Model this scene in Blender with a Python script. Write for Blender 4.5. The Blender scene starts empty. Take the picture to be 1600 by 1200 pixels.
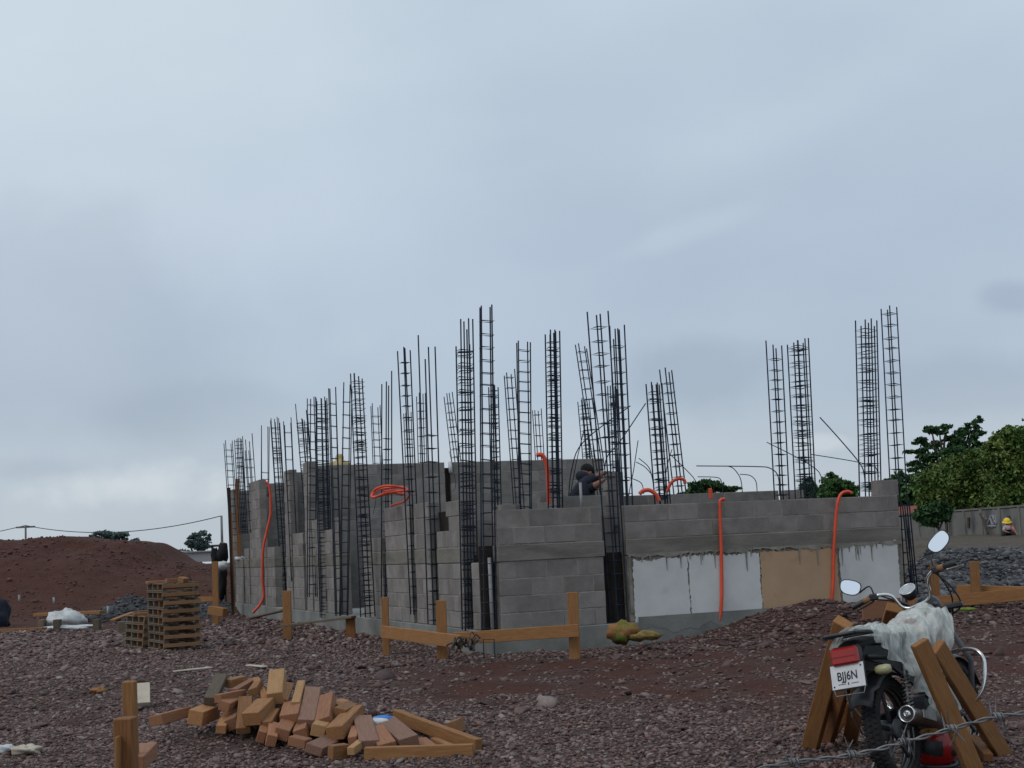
import bpy, bmesh, math, random
import numpy as np
from mathutils import Vector, Matrix, Quaternion, Euler
random.seed(7); rng = np.random.default_rng(11)
R = math.radians
scene = bpy.context.scene
COL = scene.collection

# ------------------------------------------------------------------ camera
EYE = 1.22; F = 2230.0
PITCH = math.atan(256 / F); ROLL = math.atan(0.0478)
fwd = Vector((0, math.cos(PITCH), math.sin(PITCH)))
up0 = Vector((0, -math.sin(PITCH), math.cos(PITCH))); rt0 = Vector((1, 0, 0))
rt = rt0 * math.cos(ROLL) - up0 * math.sin(ROLL)
up = up0 * math.cos(ROLL) + rt0 * math.sin(ROLL)
cam_d = bpy.data.cameras.new('camera'); cam = bpy.data.objects.new('camera', cam_d); COL.objects.link(cam)
M = Matrix((rt, up, -fwd)).transposed().to_4x4(); M.translation = (0, 0, EYE)
cam.matrix_world = M
cam_d.sensor_width = 36; cam_d.lens = 36 * F / 1600
cam_d.clip_start = 0.1; cam_d.clip_end = 3000
scene.camera = cam

def proj(p):
    d = Vector(p) - Vector((0, 0, EYE)); z = d.dot(fwd)
    return 800 + F * d.dot(rt) / z, 600 - F * d.dot(up) / z
def ray(px, py):
    return fwd + rt * ((px - 800) / F) + up * ((600 - py) / F)
def P(px, py, Y):
    d = ray(px, py); return Vector((0, 0, EYE)) + d * (Y / d.y)

# ------------------------------------------------------------------ world and sun
SUN_EL, SUN_AZ = R(48), R(-125)      # azimuth measured clockwise from +Y
world = bpy.data.worlds.new('World'); scene.world = world; world.use_nodes = True
nt = world.node_tree; N = nt.nodes; L = nt.links; N.clear()
out = N.new('ShaderNodeOutputWorld'); bg = N.new('ShaderNodeBackground'); L.new(bg.outputs[0], out.inputs[0])
bg.inputs['Strength'].default_value = 0.1
sky = N.new('ShaderNodeTexSky'); sky.sky_type = 'NISHITA'; sky.sun_disc = False
sky.sun_elevation = SUN_EL; sky.sun_rotation = SUN_AZ; sky.dust_density = 2.0
tc = N.new('ShaderNodeTexCoord')
def wmap(scale, loc=(0, 0, 0)):
    m = N.new('ShaderNodeMapping'); m.inputs['Scale'].default_value = scale; m.inputs['Location'].default_value = loc
    L.new(tc.outputs['Generated'], m.inputs[0]); return m
def wnoise(m, s, d=5, r=.5, dist=0.0):
    n = N.new('ShaderNodeTexNoise'); n.inputs['Scale'].default_value = s; n.inputs['Detail'].default_value = d
    n.inputs['Roughness'].default_value = r; n.inputs['Distortion'].default_value = dist
    L.new(m.outputs[0], n.inputs['Vector']); return n
def wramp(src, stops):
    r = N.new('ShaderNodeValToRGB'); L.new(src, r.inputs[0]); cr = r.color_ramp
    cr.elements[0].position, cr.elements[0].color = stops[0][0], (*stops[0][1], 1)
    cr.elements[1].position, cr.elements[1].color = stops[-1][0], (*stops[-1][1], 1)
    for p_, c_ in stops[1:-1]:
        e = cr.elements.new(p_); e.color = (*c_, 1)
    return r
def wmix(fac, a, b, bt='MIX'):
    m = N.new('ShaderNodeMix'); m.data_type = 'RGBA'; m.blend_type = bt
    if isinstance(fac, float): m.inputs['Factor'].default_value = fac
    else: L.new(fac, m.inputs['Factor'])
    L.new(a, m.inputs['A']); L.new(b, m.inputs['B']); return m.outputs['Result']
# high overcast veil: brightness in units of 10x the picture value (background strength is 0.1)
sep = N.new('ShaderNodeSeparateXYZ'); L.new(tc.outputs['Generated'], sep.inputs[0])
veil = wramp(sep.outputs['Z'], [(0.0, (5.5, 6.05, 6.5)), (0.03, (5.0, 5.7, 6.4)), (0.10, (4.6, 5.45, 6.45)), (0.2, (4.8, 5.72, 6.85)), (0.36, (5.35, 6.35, 7.3)), (1, (5.8, 6.8, 7.7))])
n1 = wnoise(wmap((1.3, 1.3, 2.6), (3.1, 1.7, .4)), 1.7, 4, .42, .2)
cl = wramp(n1.outputs['Fac'], [(0.34, (.90, .905, .92)), (0.50, (.99, .99, .99)), (0.66, (1.07, 1.055, 1.04))])
n2 = wnoise(wmap((1.0, 1.0, 1.7), (7.7, 2.2, 3.4)), 5.5, 6, .5, .3)
cl2 = wramp(n2.outputs['Fac'], [(0.34, (.965, .97, .98)), (0.5, (1, 1, 1)), (0.68, (1.03, 1.025, 1.015))])
c = wmix(1.0, veil.outputs[0], cl.outputs[0], 'MULTIPLY')
c = wmix(1.0, c, cl2.outputs[0], 'MULTIPLY')
edge = wnoise(wmap((1, 1, 1.2), (1.1, 5.2, 2.0)), 11.0, 7, .55, .15)
def cloud(c, px, py, rx, ry, colr, soft=(.5, 1.25), rag=.8, ang=0.0, amount=1.0):
    d0 = ray(px, py).normalized(); r_ = (rt * math.cos(ang) + up * math.sin(ang)); u_ = (up * math.cos(ang) - rt * math.sin(ang))
    r_ = (r_ - d0 * r_.dot(d0)).normalized(); u_ = d0.cross(r_) * -1
    if u_.z < 0: u_ = -u_
    sb = N.new('ShaderNodeVectorMath'); sb.operation = 'SUBTRACT'; L.new(tc.outputs['Generated'], sb.inputs[0]); sb.inputs[1].default_value = d0
    cmb = N.new('ShaderNodeCombineXYZ')
    for k_, (ax, rd) in enumerate(((r_, rx), (u_, ry), (d0, max(rx, ry)))):
        dt = N.new('ShaderNodeVectorMath'); dt.operation = 'DOT_PRODUCT'; L.new(sb.outputs[0], dt.inputs[0]); dt.inputs[1].default_value = ax * (F / rd); L.new(dt.outputs['Value'], cmb.inputs[k_])
    ln = N.new('ShaderNodeVectorMath'); ln.operation = 'LENGTH'; L.new(cmb.outputs[0], ln.inputs[0])
    ma = N.new('ShaderNodeMath'); ma.operation = 'MULTIPLY_ADD'; L.new(edge.outputs['Fac'], ma.inputs[0]); ma.inputs[1].default_value = rag * 2; ma.inputs[2].default_value = -rag
    ad = N.new('ShaderNodeMath'); ad.operation = 'ADD'; L.new(ma.outputs[0], ad.inputs[0]); L.new(ln.outputs['Value'], ad.inputs[1])
    mr = N.new('ShaderNodeMapRange'); mr.interpolation_type = 'SMOOTHSTEP'; L.new(ad.outputs[0], mr.inputs[0])
    mr.inputs['From Min'].default_value = soft[0]; mr.inputs['From Max'].default_value = soft[1]; mr.inputs['To Min'].default_value = amount; mr.inputs['To Max'].default_value = 0
    rgb = N.new('ShaderNodeRGB'); rgb.outputs[0].default_value = (*colr, 1)
    mx = wmix(1.0, c, rgb.outputs[0], 'MULTIPLY'); return wmix(mr.outputs[0], c, mx)
c = cloud(c, 60, 60, 900, 520, (1.12, 1.095, 1.06), (.1, 1.3), .25)
c = cloud(c, 130, 520, 300, 210, (.885, .89, .90), (.5, 1.15), .55)
c = cloud(c, 330, 650, 190, 60, (.93, .935, .94), (.4, 1.2), .7)
c = cloud(c, 1080, 590, 170, 80, (.83, .845, .865), (.4, 1.1), .7)
c = cloud(c, 1590, 465, 70, 34, (.84, .855, .88), (.3, 1.1), .7)
c = cloud(c, 1500, 600, 220, 60, (.88, .89, .91), (.3, 1.2), .8)
c = cloud(c, 545, 530, 60, 55, (1.04, 1.03, 1.02), (.3, 1.1), .6)
c = cloud(c, 1065, 365, 150, 24, (1.09, 1.07, 1.045), (.2, 1.2), .7, ang=.34)
c = cloud(c, 1290, 150, 330, 60, (1.05, 1.04, 1.02), (.1, 1.3), .4, ang=.5)
c = cloud(c, 1290, 692, 60, 20, (1.22, 1.17, 1.12), (.3, 1.1), .8)
c = cloud(c, 200, 760, 260, 55, (1.26, 1.20, 1.13), (.3, 1.0), 1.5)
c = cloud(c, 60, 735, 120, 30, (.90, .91, .93), (.3, 1.1), .9)
c = cloud(c, 700, 690, 500, 60, (1.07, 1.05, 1.03), (.2, 1.2), .7)
c = wmix(0.90, sky.outputs[0], c)
L.new(c, bg.inputs['Color'])

sd = bpy.data.lights.new('sun', 'SUN'); sun = bpy.data.objects.new('sun', sd); COL.objects.link(sun)
sd.energy = 0.85; sd.angle = R(25); sd.color = (1, .96, .9)
sdir = Vector((math.sin(SUN_AZ) * math.cos(SUN_EL), math.cos(SUN_AZ) * math.cos(SUN_EL), math.sin(SUN_EL)))
sun.rotation_euler = sdir.to_track_quat('Z', 'Y').to_euler()
sun.location = (-20, -20, 40)
scene.view_settings.view_transform = 'Standard'; scene.view_settings.look = 'None'
scene.view_settings.exposure = 0.06; scene.view_settings.gamma = 1.0; scene.view_settings.use_curve_mapping = False
scene.cycles.max_bounces = 6; scene.cycles.transparent_max_bounces = 8

# ------------------------------------------------------------------ materials
def new_mat(name):
    m = bpy.data.materials.new(name); m.use_nodes = True
    n = m.node_tree.nodes; return m, n, m.node_tree.links, n['Principled BSDF']
def mat(name, ca, cb=None, rough=.8, scale=8.0, stretch=(1, 1, 1), detail=5, bump=.0, bscale=60, orand=0.0, metal=0.0, island=False, spec=.3, lo=.35, hi=.65, spots=None, bdist=.01):
    m, n, l, bs = new_mat(name); cb = cb or ca
    t = n.new('ShaderNodeTexCoord'); oi = n.new('ShaderNodeObjectInfo')
    ad = n.new('ShaderNodeVectorMath'); ad.operation = 'MULTIPLY_ADD'
    ad.inputs[1].default_value = stretch
    sc = n.new('ShaderNodeVectorMath'); sc.operation = 'SCALE'; sc.inputs[0].default_value = (37, 53, 71)
    l.new(oi.outputs['Random'], sc.inputs['Scale']); l.new(t.outputs['Object'], ad.inputs[0]); l.new(sc.outputs[0], ad.inputs[2])
    no = n.new('ShaderNodeTexNoise'); no.inputs['Scale'].default_value = scale; no.inputs['Detail'].default_value = detail; no.inputs['Roughness'].default_value = .6
    l.new(ad.outputs[0], no.inputs['Vector'])
    rp = n.new('ShaderNodeValToRGB'); l.new(no.outputs['Fac'], rp.inputs[0])
    rp.color_ramp.elements[0].position = lo; rp.color_ramp.elements[1].position = hi
    rp.color_ramp.elements[0].color = (*ca, 1); rp.color_ramp.elements[1].color = (*cb, 1)
    col = rp.outputs[0]
    if spots:
        n2 = n.new('ShaderNodeTexNoise'); n2.inputs['Scale'].default_value = spots[1]; n2.inputs['Detail'].default_value = 6
        l.new(ad.outputs[0], n2.inputs['Vector'])
        r2 = n.new('ShaderNodeValToRGB'); l.new(n2.outputs['Fac'], r2.inputs[0])
        r2.color_ramp.elements[0].position = spots[2]; r2.color_ramp.elements[1].position = spots[3]
        mx = n.new('ShaderNodeMix'); mx.data_type = 'RGBA'; l.new(r2.outputs[0], mx.inputs['Factor'])
        l.new(col, mx.inputs['A']); mx.inputs['B'].default_value = (*spots[0], 1); col = mx.outputs['Result']
    if orand or island:
        hv = n.new('ShaderNodeHueSaturation'); mr = n.new('ShaderNodeMapRange')
        if island:
            ge = n.new('ShaderNodeNewGeometry'); l.new(ge.outputs['Random Per Island'], mr.inputs[0])
        else: l.new(oi.outputs['Random'], mr.inputs[0])
        mr.inputs['To Min'].default_value = 1 - orand; mr.inputs['To Max'].default_value = 1 + orand
        l.new(mr.outputs[0], hv.inputs['Value']); l.new(col, hv.inputs['Color']); col = hv.outputs[0]
    l.new(col, bs.inputs['Base Color']); bs.inputs['Roughness'].default_value = rough; bs.inputs['Metallic'].default_value = metal
    bs.inputs['Specular IOR Level'].default_value = spec
    if bump:
        nb = n.new('ShaderNodeTexNoise'); nb.inputs['Scale'].default_value = bscale; nb.inputs['Detail'].default_value = 4
        l.new(ad.outputs[0], nb.inputs['Vector'])
        bp = n.new('ShaderNodeBump'); bp.inputs['Strength'].default_value = bump; bp.inputs['Distance'].default_value = bdist
        l.new(nb.outputs['Fac'], bp.inputs['Height']); l.new(bp.outputs[0], bs.inputs['Normal'])
    return m

BLOCK = mat('concrete_block', (.190, .173, .159), (.255, .232, .213), .95, 5, bump=.5, bscale=90, orand=.15, spots=((.155, .135, .122), 2.3, .55, .72))
MORTAR = mat('mortar', (.20, .178, .16), (.29, .262, .24), .95, 9, bump=.4)
BEAM = mat('beam_concrete', (.140, .130, .110), (.220, .205, .175), .9, 3.0, stretch=(.6, .6, 2.2), detail=8, bump=.5, bscale=40, spots=((.12, .115, .10), 3.5, .55, .75))
PLINTH = mat('plinth_concrete', (.14, .14, .13), (.235, .235, .215), .85, 1.6, detail=9, bump=.4, bscale=35, spots=((.25, .27, .28), 2.1, .62, .74))
PLASTER = mat('pale_plaster', (.52, .52, .50), (.63, .63, .61), .75, 1.8, detail=8, bump=.15, spots=((.40, .40, .39), 3.1, .64, .82))
BEIGE = mat('beige_plaster', (.40, .265, .16), (.47, .32, .20), .8, 1.5, detail=8, bump=.15, spots=((.30, .19, .11), 2.7, .62, .82))
DRIP = mat('cement_render', (.16, .15, .125), (.26, .24, .205), .9, 7, detail=8, bump=.5)
REBAR = mat('rebar_steel', (.010, .017, .030), (.028, .036, .052), .6, 14, metal=.35, orand=.2, spots=((.07, .035, .025), 5.0, .70, .82))
WOODS = {}
def wood(name, ca, cb, orand=.2, spots=None):
    WOODS[name] = mat(name, ca, cb, .75, 6, stretch=(1.2, 16, 16), detail=6, bump=.35, bscale=22, orand=orand, lo=.3, hi=.7, spots=spots); return WOODS[name]
W_NEW = wood('new_pine', (.22, .098, .036), (.34, .165, .062), .12, ((.13, .06, .025), 9, .66, .76))
W_DARK = wood('dark_pine', (.15, .06, .02), (.25, .11, .04), .15)
W_OFF = wood('offcut_wood', (.23, .105, .042), (.36, .175, .072), .3, ((.13, .06, .03), 7, .62, .75))
W_RED = wood('reddish_wood', (.24, .105, .055), (.36, .165, .085), .25)
W_MAUVE = wood('mauve_stained_wood', (.19, .100, .070), (.28, .155, .105), .15)
W_GREY = wood('weathered_wood', (.10, .074, .052), (.18, .135, .095), .25)
W_PALLET = wood('pallet_wood', (.19, .105, .052), (.28, .160, .08), .2)
ORANGE = mat('orange_conduit', (.62, .065, .022), (.75, .085, .03), .45, 8, spec=.5)
SOILDARK = mat('dark_steel', (.012, .013, .015), (.03, .03, .032), .5, 20, spec=.4)
BLACKP = mat('black_plastic', (.012, .012, .014), (.022, .022, .024), .45, 20, spec=.5)
BLACKR = mat('tyre_rubber', (.010, .010, .011), (.022, .020, .019), .8, 20, bump=.3, spots=((.05, .035, .03), 9, .6, .8))
CHROME = mat('chrome', (.60, .60, .60), (.75, .74, .72), .18, 30, metal=1.0)
STEEL = mat('dull_steel', (.22, .21, .2), (.34, .33, .32), .4, 30, metal=.9)
GALV = mat('galvanised_wire', (.13, .13, .135), (.24, .235, .23), .6, 60, metal=.6)
REDP = mat('red_lacquer', (.20, .006, .006), (.28, .010, .008), .3, 5, spec=.5)
REDLENS = mat('red_lens', (.30, .012, .010), (.36, .018, .014), .3, 9, spec=.6)
AMBER = mat('cloudy_lens', (.30, .29, .15), (.38, .36, .2), .35, 9, spec=.5)
WHITEP = mat('white_paint', (.55, .56, .57), (.66, .66, .66), .5, 9)
INK = mat('black_ink', (.02, .02, .022), None, .6)
MIRROR = mat('mirror_glass', (.9, .92, .95), None, .03, metal=1.0)
GAUGE = mat('gauge_glass', (.30, .31, .32), (.42, .43, .44), .12, 18, spec=.9)
GREY = mat('grey_plastic', (.09, .09, .1), (.14, .14, .15), .5, 9)
PVC = mat('pvc_pipe', (.24, .24, .24), (.33, .33, .33), .6, 9)
SKIN = mat('skin', (.20, .10, .065), (.25, .13, .085), .6, 9)
NAVY = mat('navy_cloth', (.012, .015, .026), (.024, .028, .042), .9, 14)
BLACKC = mat('black_cloth', (.010, .010, .012), (.02, .02, .022), .95, 14)
YELLOW = mat('yellow_plastic', (.72, .47, .02), (.8, .55, .03), .35, 9)
PINKC = mat('pink_cloth', (.38, .10, .10), (.45, .2, .18), .9, 9)
PALEC = mat('pale_shirt', (.33, .27, .28), (.42, .36, .36), .9, 9)
SHEETW = mat('white_sheeting', (.46, .48, .48), (.58, .59, .59), .5, 12, bump=.3, bscale=25)
CARD = mat('pale_board', (.42, .36, .28), (.55, .49, .40), .9, 6)
BLUEP = mat('blue_paper', (.03, .14, .46), (.05, .2, .6), .5, 9)
PILEGREY = mat('far_concrete', (.13, .125, .115), (.20, .19, .175), .95, .5, detail=9, spots=((.09, .088, .085), .9, .52, .7))
BARK = mat('bark', (.05, .04, .03), (.10, .08, .06), .95, 6)
def leafmat(name, a, b, orand=.35):
    m = mat(name, a, b, .6, .9, island=True, orand=orand, spec=.25); return m
LEAF_DARK = leafmat('dark_leaves', (.026, .066, .024), (.048, .105, .036))
LEAF_OLIVE = leafmat('olive_leaves', (.052, .108, .022), (.125, .165, .038), .45)
LEAF_GREEN = leafmat('green_leaves', (.030, .085, .022), (.06, .13, .035))
LEAF_HAZE = leafmat('haze_tinted_leaves', (.085, .125, .115), (.12, .17, .155), .2)  # distance haze put into the leaf colour as a pale blue tint

# ------------------------------------------------------------------ object helpers
def tag(o, label=None, cat=None, group=None, kind=None):
    if label: o['label'] = label
    if cat: o['category'] = cat
    if group: o['group'] = group
    if kind: o['kind'] = kind
    return o
def empty(name, loc=(0, 0, 0), label=None, cat=None, group=None, mtx=None):
    o = bpy.data.objects.new(name, None); COL.objects.link(o); o.empty_display_size = .2
    if mtx is not None: o.matrix_world = mtx
    else: o.location = loc
    return tag(o, label, cat, group)
def link(name, me, parent=None, loc=None, rot=None, scale=None, mtx=None):
    o = bpy.data.objects.new(name, me); COL.objects.link(o)
    if parent is not None: o.parent = parent
    if mtx is not None: o.matrix_local = mtx
    if loc is not None: o.location = loc
    if rot is not None: o.rotation_euler = rot
    if scale is not None: o.scale = scale
    return o
class MB:
    def __init__(s): s.v = []; s.f = []; s.m = []; s.mats = []; s.smooth = []
    def mi(s, m):
        if m not in s.mats: s.mats.append(m)
        return s.mats.index(m)
    def add(s, vs, fs, m, smooth=False):
        b = len(s.v); s.v += [tuple(x) for x in vs]; i = s.mi(m)
        for f in fs: s.f.append([b + k for k in f]); s.m.append(i); s.smooth.append(smooth)
    def box(s, c, size, m, rot=None, bev=.0):
        vs, fs = cbox(*size, bev); c = Vector(c)
        s.add([(rot @ Vector(v) if rot is not None else Vector(v)) + c for v in vs], fs, m)
    def beam(s, a, b, w, h, m, upv=(0, 0, 1), bev=.0):
        a, b = Vector(a), Vector(b); Mx = frame(a, b, upv)
        vs, fs = cbox((b - a).length, w, h, bev)
        s.add([Mx @ Vector(v) for v in vs], fs, m)
    def tube(s, pts, r, m, n=8, closed=False, rr=None, cap=True):
        pts = [Vector(p) for p in pts]; k = len(pts); vs = []; fs = []
        prev = None
        for i, p in enumerate(pts):
            if closed: t = pts[(i + 1) % k] - pts[i - 1]
            else: t = pts[min(i + 1, k - 1)] - pts[max(i - 1, 0)]
            t.normalize()
            if prev is None:
                a = Vector((0, 0, 1)) if abs(t.z) < .9 else Vector((1, 0, 0)); x = t.cross(a).normalized()
            else: x = (prev - t * prev.dot(t)).normalized()
            prev = x; y = t.cross(x); ra = rr[i] if rr else r
            for j in range(n):
                an = 2 * math.pi * j / n; vs.append(p + (x * math.cos(an) + y * math.sin(an)) * ra)
        seg = k if closed else k - 1
        for i in range(seg):
            for j in range(n):
                a = i * n + j; b = i * n + (j + 1) % n; c2 = ((i + 1) % k) * n + (j + 1) % n; d = ((i + 1) % k) * n + j
                fs.append([a, b, c2, d])
        if cap and not closed:
            fs.append(list(range(n))[::-1]); fs.append([(k - 1) * n + j for j in range(n)])
        s.add(vs, fs, m, n > 6)
    def lathe(s, prof, m, n=20, mtx=None):
        vs = []; fs = []
        for (r, z) in prof:
            for j in range(n):
                a = 2 * math.pi * j / n; v = Vector((r * math.cos(a), r * math.sin(a), z)); vs.append(mtx @ v if mtx is not None else v)
        for i in range(len(prof) - 1):
            for j in range(n): fs.append([i * n + j, i * n + (j + 1) % n, (i + 1) * n + (j + 1) % n, (i + 1) * n + j])
        s.add(vs, fs, m, True)
    def ball(s, c, rad, m, n=14, k=9, fn=None):
        vs = []; fs = []; c = Vector(c); rad = rad if hasattr(rad, '__len__') else (rad,) * 3
        for i in range(k + 1):
            t = math.pi * i / k
            for j in range(n):
                a = 2 * math.pi * j / n; d = Vector((math.sin(t) * math.cos(a), math.sin(t) * math.sin(a), math.cos(t)))
                q = fn(d) if fn else 1.0
                vs.append(c + Vector((d.x * rad[0], d.y * rad[1], d.z * rad[2])) * q)
        for i in range(k):
            for j in range(n): fs.append([i * n + j, (i + 1) * n + j, (i + 1) * n + (j + 1) % n, i * n + (j + 1) % n])
        s.add(vs, fs, m, True)
    def build(s, name, parent=None, mtx=None, loc=None):
        me = bpy.data.meshes.new(name); me.from_pydata([tuple(v) for v in s.v], [], s.f)
        for m in s.mats: me.materials.append(m)
        me.polygons.foreach_set('material_index', s.m); me.polygons.foreach_set('use_smooth', s.smooth); me.update()
        return link(name, me, parent, loc=loc, mtx=mtx)
def cbox(sx, sy, sz, b=0.0):
    """box centred on the origin, chamfered by b"""
    x, y, z = sx / 2, sy / 2, sz / 2
    if b <= 0:
        v = [(i * x, j * y, k * z) for i in (-1, 1) for j in (-1, 1) for k in (-1, 1)]
        return v, [[0, 1, 3, 2], [4, 6, 7, 5], [0, 4, 5, 1], [2, 3, 7, 6], [0, 2, 6, 4], [1, 5, 7, 3]]
    b = min(b, x * .9, y * .9, z * .9)
    v = []; idx = {}
    for i in (-1, 1):
        for j in (-1, 1):
            for k in (-1, 1):
                for a in range(3):
                    q = [i * (x - b), j * (y - b), k * (z - b)]; q[a] = (i, j, k)[a] * (x, y, z)[a]
                    idx[(i, j, k, a)] = len(v); v.append(tuple(q))
    f = []
    for a in range(3):
        o = [q for q in range(3) if q != a]
        for sgn in (-1, 1):
            ring = []
            for (p, q) in ((-1, -1), (1, -1), (1, 1), (-1, 1)):
                t = [0, 0, 0]; t[a] = sgn; t[o[0]] = p; t[o[1]] = q; ring.append(idx[(*t, a)])
            f.append(ring)
    for a in range(3):
        o = [q for q in range(3) if q != a]
        for p in (-1, 1):
            for q in (-1, 1):
                t = [0, 0, 0]; t[o[0]] = p; t[o[1]] = q
                t1 = t[:]; t1[a] = -1; t2 = t[:]; t2[a] = 1
                f.append([idx[(*t1, o[0])], idx[(*t2, o[0])], idx[(*t2, o[1])], idx[(*t1, o[1])]])
    for i in (-1, 1):
        for j in (-1, 1):
            for k in (-1, 1): f.append([idx[(i, j, k, 0)], idx[(i, j, k, 1)], idx[(i, j, k, 2)]])
    # orient outwards
    vv = [Vector(q) for q in v]; g = []
    for q in f:
        c = sum((vv[w] for w in q), Vector()) / len(q); n = (vv[q[1]] - vv[q[0]]).cross(vv[q[2]] - vv[q[0]])
        g.append(q if n.dot(c) > 0 else q[::-1])
    return v, g
def frame(a, b, upv=(0, 0, 1)):
    a, b = Vector(a), Vector(b); x = (b - a).normalized(); u = Vector(upv)
    if abs(x.dot(u.normalized())) > .97: u = Vector((0, 1, 0))
    y = u.cross(x).normalized(); z = x.cross(y)
    Mx = Matrix((x, y, z)).transposed().to_4x4(); Mx.translation = (a + b) / 2; return Mx
def timber(name, a, b, w, h, m, parent=None, upv=(0, 0, 1), bev=.004):
    """one sawn piece from a to b, its own mesh, long axis local X"""
    a, b = Vector(a), Vector(b)
    me = bpy.data.meshes.new(name); v, f = cbox((b - a).length, w, h, bev); me.from_pydata(v, [], f); me.materials.append(m); me.update()
    return link(name, me, parent, mtx=frame(a, b, upv))

# ------------------------------------------------------------------ noise + terrain
def hash2(ix, iy, seed):
    h = (ix * 374761393 + iy * 668265263 + seed * 1442695041) & 0xffffffff
    h = ((h ^ (h >> 13)) * 1274126177) & 0xffffffff
    return ((h ^ (h >> 16)) & 0xffff) / 65535.0
def vnoise(x, y, s=1.0, seed=0):
    x = np.asarray(x, float) / s; y = np.asarray(y, float) / s
    ix = np.floor(x).astype(np.int64); iy = np.floor(y).astype(np.int64); fx = x - ix; fy = y - iy
    fx = fx * fx * (3 - 2 * fx); fy = fy * fy * (3 - 2 * fy)
    a = hash2(ix, iy, seed); b = hash2(ix + 1, iy, seed); c_ = hash2(ix, iy + 1, seed); d = hash2(ix + 1, iy + 1, seed)
    return (a * (1 - fx) + b * fx) * (1 - fy) + (c_ * (1 - fx) + d * fx) * fy - .5
def fbm(x, y, s, seed=0, o=4):
    r = 0; a = 1
    for i in range(o): r = r + a * vnoise(x, y, s, seed + i); s /= 2.1; a *= .5
    return r
def sst(x, a, b):
    t = np.clip((x - a) / (b - a), 0, 1); return t * t * (3 - 2 * t)
PHI = R(20.5); OX, OY = -0.36, 16.85          # building corner and heading
cph, sph = math.cos(PHI), math.sin(PHI)
def hor(px): return 856 - .0478 * (px - 800)
CR = [(-900, 850), (-300, 840), (0, 845), (45, 842), (90, 838), (140, 843), (185, 848), (200, 851), (208, 849), (222, 856), (238, 868), (252, 876), (280, 883), (300, 884), (308, 889), (335, 893), (420, 900)]
CRX = np.array([(p - 800) / F * 48 for p, _ in CR]); CRZ = np.array([EYE + (hor(p) - y) / F * 48 for p, y in CR])
def terrain(x, y):
    x = np.asarray(x, float); y = np.asarray(y, float)
    z = -.0338 * np.clip(16 - y, 0, 14) * 1.0
    u = (x - OX) * cph + (y - OY) * sph; v = -(x - OX) * sph + (y - OY) * cph
    # rubble ridge against the plastered wall
    rid = sst(u, 1.9, 4.3) * (1 - sst(u, 9, 12)) * np.exp(-(np.minimum(v + .75, 0) / .85) ** 2) * (1 - sst(v, 2.0, 5.0))
    rid = rid * (1 - .35 * sst(u, 4.4, 5.4))
    inside = (u > .1) & (u < 5.9) & (v > .1)
    z = z + np.where(inside, 0, rid * (.345 + .10 * fbm(x, y, 1.1, 5)))
    # right-hand gravel heap and bank
    mk = sst(x - .25 * y, -.1, 1.2)
    z = z + mk * (.65 * sst(y, 20.5, 29) + .12 * sst(y, 34, 60) + .16 * fbm(x, y, 3.0, 9) * sst(y, 20, 26))
    # left earth mound
    cz = np.interp(x, CRX, CRZ) + .10 * fbm(x, x * 0, 1.3, 41, 3); prof = np.where(y < 48, sst(y, 37.5, 48.5) ** .85, 1 - sst(y, 51, 62))
    zone = 1 - sst(x, -8.5, -5.5)
    z = z + zone * (cz * prof + prof * (1 - prof) * 1.6 * fbm(x, y, 6, 21) + prof * (1 - sst(y, 46.5, 48)) * (.6 * fbm(x, y, 2.6, 22) + .16 * np.abs(fbm(x, y, .9, 25))) + prof * (1 - prof) * .9 * np.sin(y * 1.1 + x * .12 + 2 * fbm(x, y, 5, 26)) * .35)
    # grey chipping pile on the left
    cx, cy = (178 - 800) / F * 33, 33.5
    rr = np.sqrt(((x - cx) / 1.25) ** 2 + ((y - cy) / 1.5) ** 2); z = z + np.clip(1 - rr, 0, 1) ** 1.1 * .62 * (1 + .3 * fbm(x, y, .6, 3))
    rr2 = np.sqrt(((x - cx - 1.9) / 2.3) ** 2 + ((y - cy - .7) / 1.3) ** 2); z = z + np.clip(1 - rr2, 0, 1) * .33
    # small heap under the offcuts
    z = z + .24 * np.exp(-(((x + 1.75) / .75) ** 2 + ((y - 11.55) / .55) ** 2))
    near = 1 - sst(y, 26, 60)
    z = z + near * (.05 * fbm(x, y, 2.6, 31, 3) + .030 * fbm(x, y, .55, 33, 3))
    return z
def gz(x, y): return float(terrain(x, y))
def G(px, py, it=40):
    """point where the line of sight meets the ground"""
    d = ray(px, py); lo, hi = 3.0, 160.0; prev = 3.0
    for Y in np.arange(3, 160, .25):
        q = Vector((0, 0, EYE)) + d * (Y / d.y)
        if q.z < gz(q.x, q.y): lo, hi = prev, Y; break
        prev = Y
    for _ in range(24):
        m_ = (lo + hi) / 2; q = Vector((0, 0, EYE)) + d * (m_ / d.y)
        if q.z < gz(q.x, q.y): hi = m_
        else: lo = m_
    return Vector((0, 0, EYE)) + d * (hi / d.y)
def axis(a, b, step, far, grow=1.13):
    m = list(np.arange(a, b, step)); s = step; lo = []; x = a
    while x > -far: s *= grow; x -= s; lo.append(x)
    s = step; hi = []; x = m[-1]
    while x < far: s *= grow; x += s; hi.append(x)
    return np.array(lo[::-1] + m + hi)
xs = axis(-17.5, 9, .12, 1400); ys = axis(7.5, 22, .09, 1400, 1.055)
ys = np.concatenate([ys[ys < 22], np.arange(22, 62, .27), axis(62, 63, .5, 1400, 1.06)[lambda a: a >= 62] if False else np.array([62 + .5 * (1.09 ** k - 1) / .09 for k in range(68)])])
GX, GY = np.meshgrid(xs, ys); GZ = terrain(GX, GY)
nx, ny = len(xs), len(ys)
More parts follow.
